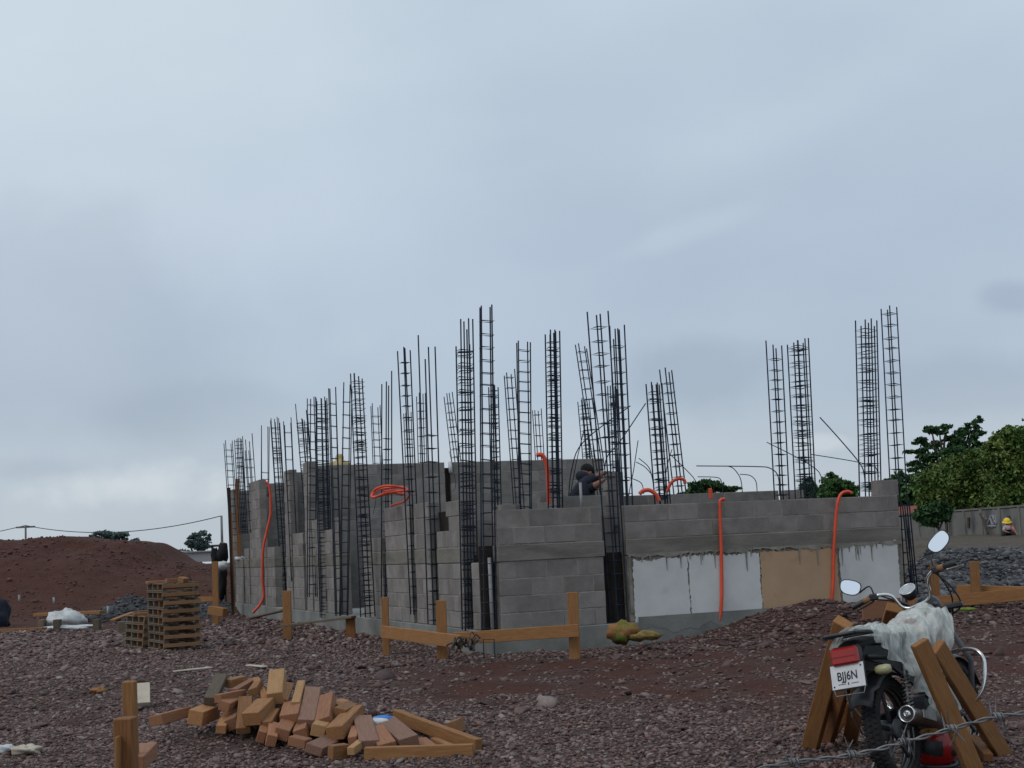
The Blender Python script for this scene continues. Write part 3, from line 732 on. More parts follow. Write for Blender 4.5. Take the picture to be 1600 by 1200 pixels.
ua, ub = uR(943), uR(979); slot_shade_board(((ua + ub) / 2, TH + .022, (ZP + ZB0 + .05) / 2), (ub - ua + .06, .03, ZB0 - ZP + .05))
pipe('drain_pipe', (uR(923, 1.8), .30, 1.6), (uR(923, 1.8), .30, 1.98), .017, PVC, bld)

# ------------------------------------------------------------------ rebar column cages
def tube_mesh(name, pts, r, m, n_, closed=False):
    q = MB(); q.tube(pts, r, m, n_, closed); o = q.build(name); me = o.data; bpy.data.objects.remove(o); return me
BAR = tube_mesh('bar', [(0, 0, 0), (0, 0, 1)], .0094, REBAR, 6)
STIR = tube_mesh('stirrup', [(-.5, -.5, 0), (.5, -.5, 0), (.5, .5, 0), (-.5, .5, 0)], .03, REBAR, 4, True)
GRP = 'rebar column cages of the unfinished building'
def cage(xb, yb, xt, yt, Y, w, label, dense=0, sp=.15, ext=0.0, bars=4, barvar=.035, Yt=None, free=.0, yaw=None, twist=0.0):
    a = P(xb, yb, Y); b = P(xt, yt, Yt or Y); d = (b - a).normalized()
    if ext: a = a - d * ext
    Ln = (b - a).length; q = Vector((0, 0, 1)).rotation_difference(d)
    yaw = PHI + random.uniform(-.25, .25) if yaw is None else yaw
    root = empty('rebar_cage', mtx=Matrix.Translation(a) @ q.to_matrix().to_4x4() @ Matrix.Rotation(yaw, 4, 'Z'), label=label, cat='rebar cage', group=GRP)
    h = w / 2; cs = [(-h, -h), (h, -h), (h, h), (-h, h)]
    if bars >= 6: cs += [(0, -h), (0, h)]
    if bars >= 8: cs += [(h * .5, -h)]
    for (x_, y_) in cs:
        o = link('bar', BAR, root, loc=(x_, y_, 0)); o.scale = (1, 1, Ln * (1 - random.uniform(0, barvar)))
        o.rotation_euler = (random.uniform(-.006, .006) - 0, random.uniform(-.006, .006), 0)
    z = .05
    while z < Ln * (1 - barvar) - free - .03:
        o = link('stirrup', STIR, root, loc=(0, 0, z)); s_ = w + .016
        th = .0078 / .03
        o.scale = (s_, s_, th)
        o.rotation_euler = (random.uniform(-.05, .05) * (1 + dense), random.uniform(-.05, .05) * (1 + dense), random.uniform(-.06, .06) * (1 + dense * 2))
        z += sp * random.uniform(.85, 1.15) if not dense else random.choice((.02, .035, .07, .10)) * random.uniform(.8, 1.2)
    return root
YV = lambda px: Wd(.08, vL(px), 0).y
Ys = Wd(uR(962), TH / 2, 0).y
cage(362, 770, 357, 688, 33.0, .16, 'leftmost rebar cage, a clean ladder rising above the far corner boards', sp=.17, ext=1.2)
cage(377, 765, 373, 682, 32.2, .15, 'dense short rebar cage second from the left', dense=1, bars=6, ext=1.0)
cage(391, 762, 385, 673, 31.8, .19, 'third rebar cage from the left with staggered bars just left of the hose pier', sp=.2, bars=6, ext=1.0, barvar=.2)
cage(414, 755, 414, 664, 31.0, .15, 'rebar cage above the hanging orange hose with bare upper bars', sp=.16, ext=.3, free=.85)
cage(437, 765, 430, 652, 30.0, .16, 'dense rebar cage rising from the recess right of the hanging hose', dense=1, bars=8, ext=2.2)
cage(453, 745, 448, 641, 27.6, .13, 'slender rebar cage on the end of the middle cross wall', sp=.25, ext=2.0, barvar=.1)
cage(479, 740, 470, 627, 27.0, .18, 'dense rebar cage leaning slightly left of the tall rear wall end', dense=1, bars=8, ext=2.4, barvar=.1)
cage(488, 800, 488, 618, 25.6, .14, 'rebar cage at the left end of the long rear wall', sp=.16, ext=1.5)
cage(507, 820, 502, 616, 25.0, .20, 'wide dense rebar cage just inside the left end of the rear wall', dense=1, bars=8, ext=1.6)
cage(530, 962, 519, 604, 23.8, .10, 'narrow two-faced rebar ladder left of the crossing bars', sp=.18, yaw=PHI)
cage(537, 962, 542, 596, 23.2, .12, 'narrow rebar ladder leaning right against the dense cage beside it', sp=.19, yaw=PHI - .1)
cage(569, 838, 557, 580, 21.6, .16, 'dense rebar cage standing behind the pier under its one extra course', dense=1, bars=6, ext=1.2)
cage(590, 722, 586, 630, 29.0, .16, 'short pale rebar cage peeking over the rear wall left of the coil', sp=.17, ext=1.0)
cage(604, 935, 605, 565, YV(600), .11, 'rebar cage with three long bare bars left of the coiled orange conduit', sp=.16, free=.7, yaw=PHI + .3, barvar=.12)
cage(650, 960, 631, 535, YV(646), .11, 'leaning rebar cage in the slot right of the coiled conduit', sp=.17)
cage(641, 722, 638, 641, 29.0, .15, 'short rebar cage peeking over the rear wall behind the coil', sp=.18, ext=1.0)
cage(660, 722, 657, 613, 28.4, .13, 'slim rebar cage over the rear wall left of the tall bare-topped cage', sp=.17, ext=1.0)
cage(681, 975, 668, 519, YV(678), .15, 'tall rebar cage with long bare top bars, second slot from the corner', sp=.19, free=.85, barvar=.1)
cage(713, 720, 700, 613, 28.6, .14, 'tilted rebar cage over the rear wall at the white pipe gap', sp=.17, ext=1.0)
cage(735, 985, 725, 494, YV(729), .165, 'dense tall rebar cage left of the corner cage', dense=1, bars=8, barvar=.10)
cage(764, 988, 760, 475, 16.95, .145, 'tallest clean rebar cage standing at the building corner', sp=.15, barvar=.01, yaw=PHI - .12)
cage(776, 790, 771, 596, 22.0, .11, 'dense dark rebar cage directly behind the corner cage', dense=1, bars=6, ext=1.2)
cage(811, 795, 795, 574, 24.0, .13, 'tilted rebar cage between the corner cage and the slim clean one', sp=.17, ext=1.6)
cage(821, 800, 818, 532, 18.2, .13, 'slim clean rebar cage standing behind the front wall', sp=.135, ext=1.2, barvar=.01, yaw=PHI - .3)
cage(843, 715, 838, 637, 29.5, .14, 'short rebar cage over the rear wall beside the orange hose', sp=.2, ext=1.0)
cage(868, 795, 863, 511, 18.3, .135, 'dense rebar cage right of the orange hose hanging inside', dense=1, bars=8, ext=1.2)
cage(936, 730, 907, 536, 23.0, .14, 'strongly leaning rebar cage above the bending worker', sp=.16, ext=1.2)
cage(919, 712, 911, 622, 28.5, .16, 'short dense rebar cage above the cap of the bending worker', dense=1, bars=6, ext=1.0)
cage(968, 972, 933, 482, Ys, .15, 'tall rebar cage filling the open column slot in the front wall', sp=.17, barvar=.03, yaw=PHI + .2)
cage(977, 800, 963, 507, 18.6, .15, 'rebar cage just right of the cage in the open column slot', sp=.16, ext=1.3, bars=6, barvar=.06)
cage(962, 760, 957, 600, 22.5, .10, 'thin dense dark rebar cage between the two front slot cages', dense=1, bars=4, ext=1.0)
cage(1034, 770, 1021, 594, 19.6, .155, 'dense rebar cage left of its leaning neighbour over the plastered wall', dense=1, bars=8, ext=1.2)
cage(1063, 772, 1041, 575, 20.6, .13, 'leaning rebar cage over the middle of the plastered wall', sp=.15, ext=1.3)
cage(1222, 775, 1210, 531, 20.2, .14, 'clean rebar cage left of the dense one over the right half of the wall', sp=.15, ext=1.3)
cage(1259, 785, 1246, 528, 19.8, .19, 'dense knotted rebar cage over the right half of the wall', dense=1, bars=8, ext=1.2, barvar=.03)
cage(1360, 775, 1353, 498, 19.6, .205, 'wide dense rebar cage left of the loose end block', dense=1, bars=8, ext=1.1)
cage(1413, 942, 1389, 478, 19.05, .15, 'rightmost rebar cage, clean and tall at the right end of the wall', sp=.155, barvar=.01, yaw=PHI + .35)
cage(1427, 905, 1415, 785, 19.4, .06, 'short thin stub of rebar hanging beside the rightmost cage', sp=.2, ext=.2)

# loose thin rods
def rod(pts, Y, label, r=.0062, Ys=None, name='bent_rod', sm_=True):
    w = [P(x_, y_, (Ys[i] if Ys else Y)) for i, (x_, y_) in enumerate(pts)]
    if sm_ and len(w) > 2: w = spline(w, 5)
    q = MB(); q.tube(w, r, REBAR, 6); o = q.build(name); return tag(o, label, 'steel rod', 'loose steel rods above the walls')
def spline(w, k=6):
    o = []
    for i in range(len(w) - 1):
        p0 = w[max(i - 1, 0)]; p1 = w[i]; p2 = w[i + 1]; p3 = w[min(i + 2, len(w) - 1)]
        for j in range(k):
            t_ = j / k; o.append(.5 * ((2 * p1) + (p2 - p0) * t_ + (2 * p0 - 5 * p1 + 4 * p2 - p3) * t_ ** 2 + (3 * p1 - p0 - 3 * p2 + p3) * t_ ** 3))
    o.append(w[-1]); return o
rod([(888, 785), (893, 735), (912, 690), (985, 634)], 18.6, 'upper of two slanting rods rising right above the bending worker', r=.008)
rod([(945, 745), (948, 715), (970, 688), (1009, 630)], 18.4, 'lower of two slanting rods rising right, ending near the dense cage', r=.008)
rod([(889, 785), (900, 725), (914, 665)], 18.5, 'rod leaning in front of the rear wall left of the worker')
rod([(982, 775), (990, 735), (997, 688)], 18.5, 'short straight rod beside the slot cages', sm_=False)
rod([(1023, 772), (1018, 742), (1012, 728), (998, 716)], 19, 'short bent rod left of the dense cage over the plastered wall')
rod([(1021, 745), (1008, 730), (994, 722)], 19, 'lower short rod left of the dense cage')
rod([(1006, 772), (1002, 755), (985, 747), (975, 745)], 18.9, 'low hooked rod by the orange loop')
rod([(1092, 770), (1086, 750), (1066, 728), (1047, 710)], 19.2, 'rod curving left out of the leaning cage')
rod([(1040, 770), (1041, 735), (1050, 702)], 19.3, 'short rod leaning between the two middle cages')
rod([(1218, 775), (1216, 745), (1204, 732), (1180, 729), (1088, 728)], 18.9, 'long rod bent over to the left above the wall', r=.0075)
rod([(1160, 770), (1157, 748), (1146, 732), (1135, 728)], 19.0, 'hooked rod under the long bent rod')
rod([(1183, 768), (1181, 752), (1172, 743), (1156, 741)], 19.1, 'smaller hooked rod right under the long bent rod')
rod([(1129, 765), (1127, 752), (1120, 746), (1090, 745)], 19.1, 'low hooked rod above the distant green tree')
rod([(1287, 770), (1282, 742), (1268, 728), (1240, 712), (1198, 691)], 19.4, 'rod sweeping left through the dense knotted cage')
rod([(1352, 768), (1350, 740), (1342, 722), (1310, 684), (1281, 652)], 19.0, 'long diagonal rod left of the wide dense cage', r=.008)
rod([(1373, 745), (1368, 730), (1356, 726), (1330, 720), (1268, 710)], 19.0, 'nearly level rod joining the wide dense cage')
rod([(702, 705), (712, 758), (700, 772)], 22, 'thin wire hanging by the white pipe gap', r=.004)
rod([(588, 775), (586, 790), (583, 803)], 20.2, 'short wire hanging under the coiled conduit', r=.004)

# ------------------------------------------------------------------ orange corrugated conduits
def conduit(pts, Y, r, label, Ys=None):
    w = spline([P(x_, y_, (Ys[i] if Ys else Y)) for i, (x_, y_) in enumerate(pts)], 14)
    # resample evenly for the ribs
    d = [0.0]
    for i in range(1, len(w)): d.append(d[-1] + (w[i] - w[i - 1]).length)
    k = int(d[-1] / .008) + 2; o = []; j = 0
    for i in range(k):
        s_ = d[-1] * i / (k - 1)
        while j < len(d) - 2 and d[j + 1] < s_: j += 1
        t_ = (s_ - d[j]) / max(d[j + 1] - d[j], 1e-6); o.append(w[j].lerp(w[j + 1], min(max(t_, 0), 1)))
    q = MB(); q.tube(o, r, ORANGE, 8, rr=[r * (1.08 if i % 2 else .9) for i in range(len(o))])
    return tag(q.build('conduit_hose'), label, 'hose', 'orange corrugated conduits')
Yc = YV(625) - .1
pts = [(612, 790), (632, 783), (640, 771), (631, 763), (606, 759), (588, 764), (580, 775), (592, 775), (618, 768), (636, 766), (625, 761), (596, 764), (582, 772), (584, 777), (606, 770), (630, 772), (622, 766), (600, 768)]
conduit(pts, Yc, .017, 'coiled orange conduit lying on top of the broad pier', Ys=[Yc + .25 * math.sin(i * 1.3) for i in range(len(pts))])
Yh = YV(415) - .2
conduit([(415, 753), (421, 762), (423, 800), (417, 830), (411, 860), (410, 905), (412, 930), (406, 945), (395, 957)], Yh, .028, 'long orange hose hanging down the far piers on the left')
conduit([(838, 711), (848, 712), (855, 730), (857, 762), (858, 787)], 21.5, .034, 'thick orange hose draped over the rear wall')
Yf = Wd(uR(1002), -.03, 0).y
conduit([(999, 772), (1005, 767), (1015, 766), (1025, 773), (1030, 783)], Yf + .6, .026, 'short orange loop on the wall right of the slot cages')
conduit([(1042, 769), (1049, 754), (1060, 748), (1069, 750), (1070, 756)], 19.4, .022, 'orange arch beside the leaning cage')
conduit([(1109, 763), (1110, 768), (1111, 779)], 18.4, .026, 'stubby orange conduit end standing on the wall')
Yg = Wd(uR(1128), -.06, 0).y
conduit([(1133, 780), (1127, 781), (1125, 792), (1127, 860), (1128, 925), (1126, 958), (1121, 980)], Yg, .021, 'orange hose hanging down the pale plaster panels')
Yg = Wd(uR(1300), -.06, 0).y
conduit([(1331, 771), (1324, 768), (1313, 774), (1307, 800), (1303, 860), (1302, 910), (1298, 952)], Yg, .021, 'orange hose hanging down the beige plaster panel')

# tall formwork boards at the far left corner
for (x0, y0, x1, y1, w_, m_, lb) in ((357.5, 762, 364.5, 960, .07, FORM_AND_SHADE, 'dark tall formwork board edging the far left corner'), (361.5, 800, 367, 958, .03, W_DARK, 'thin light board strapped to the far left corner'), (371, 748, 374, 870, .09, W_DARK, 'short brown formwork board rising above the far left corner')):
    q = timber('formwork_or_shade_board', P(x0, y0, 32.6 if x0 != 371 else 32.9), P(x1, y1, 32.6 if x0 != 371 else 32.9), w_, .04, m_, upv=(0, -1, .0)); tag(q, lb, 'board')

# ------------------------------------------------------------------ batter boards (timber profile frames)
def stake(px, ytop, ybot, Y, w, parent, m=W_NEW, h=.06):
    a = P(px, ybot, Y); z = gz(a.x, a.y) - .08
    t_ = P(px, ytop, Y); t_.x = a.x * .6 + t_.x * .4
    return timber('stake', (a.x, a.y, z), t_, w, h, m, parent, upv=(0, -1, 0))
bb = empty('batter_board', label='L-shaped pine batter board frame around the building corner', cat='timber frame')
stake(603, 933, 1008, 17.6, .085, bb); stake(691, 938, 1020, 16.6, .12, bb); stake(897, 925, 1008, 15.9, .12, bb)
timber('board', P(597, 987, 17.45), P(721, 1003, 16.0), .04, .145, W_NEW, bb)
timber('board', P(709, 998, 16.2), P(905, 985, 15.75), .04, .135, W_NEW, bb)
bb = empty('batter_board', label='batter board of one stout stake with two grey planks before the left piers', cat='timber frame')
stake(449, 923, 985, 22.2, .13, bb)
timber('board', P(389, 966, 24.5), P(446, 953, 22.4), .12, .03, W_GREY, bb)
timber('board', P(435, 979, 22.0), P(553, 964, 21.4), .14, .035, W_GREY, bb)
stake(548, 966, 990, 21.5, .14, bb, W_DARK)
bb = empty('batter_board', label='pine batter board with a tall post at the far left end of the building', cat='timber frame')
stake(337, 877, 948, 28.5, .115, bb); timber('board', P(296, 937, 28.9), P(333, 936, 28.7), .04, .10, W_NEW, bb)
timber('board', P(328, 953, 28.2), P(352, 957, 28.0), .14, .16, W_NEW, bb)
bb = empty('batter_board', label='long pine batter board on the rubble at the far right', cat='timber frame')
stake(1462, 882, 945, 19.2, .115, bb, W_NEW); stake(1525, 877, 935, 18.7, .115, bb)
timber('board', P(1495, 921, 19.0), P(1680, 926, 18.2), .04, .12, W_NEW, bb)
timber('board', P(1420, 945, 18.6), P(1680, 921, 17.4), .04, .15, W_NEW, bb)
q = timber('fibre_board', P(1347, 955, 16.6), P(1408, 947, 16.9), .02, .20, W_RED); tag(q, 'dark reddish board standing on edge by the right end of the wall', 'board')

# ------------------------------------------------------------------ pallets
def make_pallet(name, mtx, layers_label, m=W_PALLET, W=.52, D=1.05):
    r_ = empty(name, mtx=mtx, label=layers_label, cat='pallet', group='small timber pallets')
    H = .115
    for k in range(4):
        y_ = -D / 2 + .03 + (D - .06) * k / 3
        if k == 0: q = MB(); q.box((0, y_, H - .04), (W, .03, .052), m, None, .003)
        else: q = MB(); q.box((0, y_, H / 2 + .004), (W * .96, .05, H - .045), W_DARK if k == 1 else W_GREY, None, .003)  # second bearer coloured dark to stand for shade in the gap between layers
        q.build('bearer', r_)
        if k == 0:
            for sx in (-1, 1):
                q = MB(); q.box((sx * (W / 2 - .03), y_ + .045, .045), (.045, .05, .06), W_GREY); q.build('foot_block', r_)
    for k in range(3):
        q = MB(); q.box((-W / 2 + .04 + (W - .08) * k / 2, 0.01, H - .006), (.075, D - .02, .016), W_GREY, None, .002); q.build('deck_board', r_)
    for sx in (-1, 1):
        q = MB(); q.box((sx * (W / 2 - .04), .02, .012), (.075, D - .06, .016), W_GREY, None, .002); q.build('skid_board', r_)
    return r_
def copy_thing(root, mtx, label=None):
    c_ = root.copy(); COL.objects.link(c_); c_.matrix_world = mtx
    if label: c_['label'] = label
    for ch_ in root.children:
        d = ch_.copy(); COL.objects.link(d); d.parent = c_; d.matrix_parent_inverse = ch_.matrix_parent_inverse
    return c_
pb = G(257, 1018); TH_ = R(27)
c_ = pb + Vector((math.cos(TH_) * .26 - math.sin(TH_) * .52, math.sin(TH_) * .26 + math.cos(TH_) * .52, 0)); zb = gz(pb.x, pb.y)
ords = ['lowest pallet of the tall stack, resting on the gravel', 'second pallet from the bottom of the tall stack', 'third pallet from the bottom of the tall stack', 'fourth pallet from the bottom of the tall stack', 'fifth pallet from the bottom of the tall stack', 'third pallet from the top of the tall stack', 'second pallet from the top of the tall stack, dark inside', 'topmost pallet of the tall stack carrying offcuts']
PSC = 1.0
base = None
for k, lb in enumerate(ords):
    mt = Matrix.Translation((c_.x + random.uniform(-.012, .012), c_.y + random.uniform(-.01, .01), zb + k * .1175)) @ Matrix.Rotation(TH_ + random.uniform(-.015, .015), 4, 'Z')
    if base is None: base = make_pallet('pallet', mt, lb)
    else: copy_thing(base, mt, lb)
ztop = zb + 8 * .1175
def small_block(p, yaw, size, m, label, pitch=0):
    q = MB(); q.box((0, 0, size[2] / 2), size, m, None, .004); o = q.build('timber_offcut', None, mtx=Matrix.Translation(p) @ Matrix.Rotation(yaw, 4, 'Z') @ Matrix.Rotation(pitch, 4, 'Y')); return tag(o, label, 'offcut')
small_block((c_.x + .05, c_.y - .3, ztop), .6, (.16, .09, .06), W_RED, 'reddish offcut lying on the tall pallet stack')
small_block((c_.x + .2, c_.y - .25, ztop), -.3, (.1, .16, .07), W_OFF, 'pale pinkish offcut tilted on the right of the tall pallet stack', .3)
small_block((c_.x - .28, c_.y + .1, ztop), .5, (.25, .12, .035), W_RED, 'flat brown offcut at the left of the tall pallet stack')
c2 = c_ + Vector((-math.sin(TH_) * 1.15 - .08, math.cos(TH_) * 1.15, 0)); z2 = gz(c2.x, c2.y)
for k, lb in enumerate(['bottom pallet of the low stack behind the tall one', 'second pallet of the low stack behind the tall one', 'third pallet of the low stack behind the tall one', 'top pallet of the low stack behind the tall one']):
    copy_thing(base, Matrix.Translation((c2.x + .01 * k, c2.y, z2 + k * .1175)) @ Matrix.Rotation(TH_ + .06, 4, 'Z'), lb)
small_block((c2.x, c2.y - .1, z2 + 4 * .1175), TH_, (.45, .10, .04), W_NEW, 'orange plank on the low pallet stack')
small_block((c2.x, c2.y + .25, z2 + 4 * .1175), TH_, (.48, .10, .06), W_RED, 'reddish plank at the back of the low pallet stack')
q = G(200, 990); small_block((q.x, q.y, q.z), .3, (.35, .2, .22), W_GREY, 'grey timber block left of the low pallet stack')
q = timber('plank', G(176, 975) + Vector((0, 0, .08)), G(208, 967) + Vector((0, 0, .14)), .12, .04, W_NEW); tag(q, 'thin plank lying left of the pallet stacks', 'plank')

# ------------------------------------------------------------------ left background clutter
def lump(name, c, rad, m, label, cat, seed=1, n_=26, k_=14, amp=.35, flat=True, parent=None):
    sx = seed * 13.7
    def fn(d): return 1 + amp * float(fbm(d.x * 2.6 + sx + d.z, d.y * 2.6 + d.z * 2.3, 1.0, seed, 4)) - amp * .5 * max(0, .16 - abs(float(fbm(d.x * 4 + sx, d.y * 4 + d.z * 4, 1.0, seed + 9, 3)))) * 3
    q = MB(); q.ball(c, rad, m, n_, k_, fn); o = q.build(name, parent)
    return tag(o, label, cat) if cat else o
a = G(103, 981)
lump('plastic_sheet', (a.x, a.y, a.z + .13), (.42, .3, .24), SHEETW, 'crumpled white plastic sheet heaped on planks before the mound', 'plastic sheet', 3, 30, 16, .55)
lump('cloth_strip', (a.x + .35, a.y - .9, gz(a.x + .35, a.y - .9) + .02), (.62, .15, .06), SHEETW, 'flat strip of white cloth on the gravel below the heaped sheet', 'cloth', 5, 30, 10, .6)
q = timber('plank', G(56, 978) + Vector((0, 0, .25)), G(160, 972) + Vector((0, 0, .22)), .22, .07, W_NEW); tag(q, 'raised yellowish plank under the white plastic sheet', 'plank')
for px_ in (66, 90, 152): 
    a = G(px_, 984); q = MB(); q.box((0, 0, .1), (.12, .2, .22), W_GREY, None, .005); tag(q.build('timber_block', None, loc=a), {66: 'left support block under the raised plank', 90: 'middle support block under the raised plank', 152: 'right support block under the raised plank'}[px_], 'block')
q = timber('plank', G(-40, 990) + Vector((0, 0, .04)), G(70, 986) + Vector((0, 0, .05)), .14, .05, W_DARK); tag(q, 'dark plank on the ground reaching the left picture edge', 'plank')
lump('tarpaulin', G(-6, 978) + Vector((0, 0, .2)), (.34, .3, .42), NAVY, 'dark blue tarpaulin bundle cut off by the left picture edge', 'tarpaulin', 8, amp=.4)
for px_, py_, lb in ((30, 935, 'short white marker peg farthest left below the mound'), (84, 939, 'short white marker peg below the middle of the mound'), (169, 955, 'short white marker peg before the grey chipping pile')):
    a = G(px_, py_ + 4); q = MB(); q.tube([(0, 0, -.05), (0, 0, .17)], .03, PVC, 8); tag(q.build('marker_peg', None, loc=a), lb, 'peg')
# dark bundle on a frame behind the far corner, with white sack
fr = empty('hanging_bundle', label='black cloths bundled over a pole frame behind the far left corner', cat='cloth bundle')
yy = 34.5
for px_ in (332, 351):
    q = MB(); a = P(px_, 862, yy); q.tube([(a.x, a.y, 0), (a.x, a.y, a.z + .12)], .03, SOILDARK, 6); q.build('pole', fr)
q = MB(); q.tube([P(330, 853, yy), P(354, 852, yy)], .03, SOILDARK, 6); q.build('crossbar', fr)
q = MB(); q.ball(P(336, 868, yy), (.10, .10, .20), BLACKC, 14, 10, lambda d: 1 + .5 * float(fbm(d.x * 2, d.z * 2 + d.y, 1, 3))); q.build('cloth', fr)
q = MB(); q.ball(P(348, 866, yy), (.15, .15, .26), BLACKC, 16, 10, lambda d: 1 + .5 * float(fbm(d.x * 2 + 9, d.z * 2 + d.y, 1, 3))); q.build('cloth', fr)
q = MB(); q.ball(P(347, 905, yy - 2), (.10, .15, .42), BLACKC, 16, 12, lambda d: 1 + .6 * float(fbm(d.x * 2 + 19, d.z * 4 + d.y, 1, 3))); q.build('cloth', fr)
lump('sack', P(347, 884, 31.5), (.17, .15, .10), SHEETW, 'white sack slumped beside the tall post at the far corner', 'sack', 4, 18, 10, .4)
lump('mortar_heap', P(374, 872, YV(374)), (.11, .10, .06), SHEETW, 'pale mortar heap on a low pier near the far corner', 'mortar', 6, 14, 8, .5)
# black scrap and twisted offcuts under the front batter board
sc_ = empty('scrap_heap', label='tangle of black wire and cable scraps under the corner of the batter board', cat='scrap')
rs = random.Random(5)
for k in range(16):
    a = P(705 + rs.uniform(0, 42), 1018 - rs.uniform(0, 12), 15.9); a.z = max(a.z, gz(a.x, a.y) + .01)
    d = Vector((rs.uniform(-.14, .14), rs.uniform(-.1, .1), rs.uniform(-.02, .12))); m_ = a + d * .5 + Vector((0, 0, rs.uniform(.03, .11)))
    q = MB(); q.tube(spline([a, m_, a + d], 5), rs.uniform(.006, .013), BLACKP, 6); q.build('cable', sc_)
q = MB(); a = P(756, 1022, 15.9); b = P(773, 1022, 15.9); zz = .16
q.tube([(a.x, a.y, a.z - .05), (a.x, a.y, a.z + zz), (b.x, b.y, b.z + zz), (b.x, b.y, b.z - .05)], .007, REBAR, 6); tag(q.build('steel_stirrup'), 'square bent steel stirrup standing at the corner base', 'steel rod')
# coloured sack by the column slot
sk = empty('patterned_sack', label='orange and lime patterned sack slumped below the open column slot', cat='sack')
a = P(973, 988, 16.35)
LIME = mat('lime_cloth', (.10, .17, .02), (.17, .23, .03), .8, 12); ORC = mat('ochre_cloth', (.16, .07, .03), (.30, .14, .06), .85, 16); ORC = mat('ochre_cloth_patched', (.20, .085, .03), (.33, .16, .07), .85, 9, spots=((.10, .15, .02), 5.5, .50, .60), bump=.5, bscale=30); YEL = mat('yellow_cloth', (.16, .11, .04), (.24, .17, .05), .85, 22)
q = MB(); q.ball(a, (.19, .15, .13), ORC, 22, 14, lambda d: 1 + .45 * float(fbm(d.x * 2.6, d.z * 2.6 + d.y, 1, 31)))
o = q.build('sack_body', sk)
o.data.materials.append(LIME)
for p_ in o.data.polygons:
    p_.material_index = 0
q = MB(); q.ball(P(1008, 993, 16.3), (.18, .12, .055), YEL, 20, 10, lambda d: 1 + .6 * float(fbm(d.x * 3, d.z * 2 + d.y * 3, 1, 37))); q.build('sack_mouth', sk)
lump('green_bag', P(1510, 952, 17.0), (.11, .08, .02), LIME, 'scrap of lime green bag under the long board on the right', 'bag', 9, 16, 8, .5)

# ------------------------------------------------------------------ foreground posts and pale board
fp = empty('marker_post', label='nearer dark orange square post at the bottom left', cat='post')
def post(x0, x1, ytop, Y, h, m, parent):
    a = P((x0 + x1) / 2, ytop, Y); w_ = (x1 - x0) / F * Y
    return timber('post_timber', (a.x + .02, a.y, gz(a.x, a.y) - .3), a, w_, h, m, parent, upv=(0, -1, 0), bev=.005)
post(181, 210, 1121, 6.1, .09, W_DARK, fp)
q = timber('splint', P(184.5, 1150, 6.03), P(184.5, 1290, 6.03), .012, .07, W_NEW, fp, upv=(0, -1, 0)); 
fp = empty('marker_post', label='taller yellowish post standing just behind the nearer dark post', cat='post')
post(192, 212, 1064, 6.5, .05, W_NEW, fp)
q = timber('timber_offcut', P(205, 1195, 6.4), P(228, 1172, 7.0), .11, .07, W_RED); tag(q, 'reddish offcut against the foot of the two bottom left posts', 'offcut')
q = MB(); a = G(214, 1108)
q.box((0, 0, .13), (.24, .05, .26), CARD, Matrix.Rotation(R(-50), 3, 'X'), .004); tag(q.build('pale_board', None, mtx=Matrix.Translation(a) @ Matrix.Rotation(.25, 4, 'Z')), 'broken pale board propped behind the tall yellowish post', 'board')
for (x0, y0, x1, y1, lb) in ((272, 1052, 330, 1047, 'thin pale strip of board left of the offcut heap'), (388, 1042, 414, 1046, 'small pale scrap above the offcut heap')):
    q = timber('pale_strip', G(x0, y0) + Vector((0, 0, .02)), G(x1, y1) + Vector((0, 0, .03)), .07, .015, CARD); tag(q, lb, 'board')
lump('torn_wrapper', G(40, 1178) + Vector((0, 0, .03)), (.13, .09, .045), CARD, 'torn tan wrapper at the bottom left corner', 'wrapper', 12, 20, 10, .8)
lump('paper_scrap', G(5, 1178) + Vector((0, 0, .03)), (.08, .07, .04), SHEETW, 'white paper scrap at the bottom left edge', 'paper', 14, 16, 8, .7)
lump('weed_clump', G(152, 1083) + Vector((0, 0, .02)), (.07, .06, .04), ORC, 'small withered clump left of the pale board', 'plant', 15, 14, 8, .9)

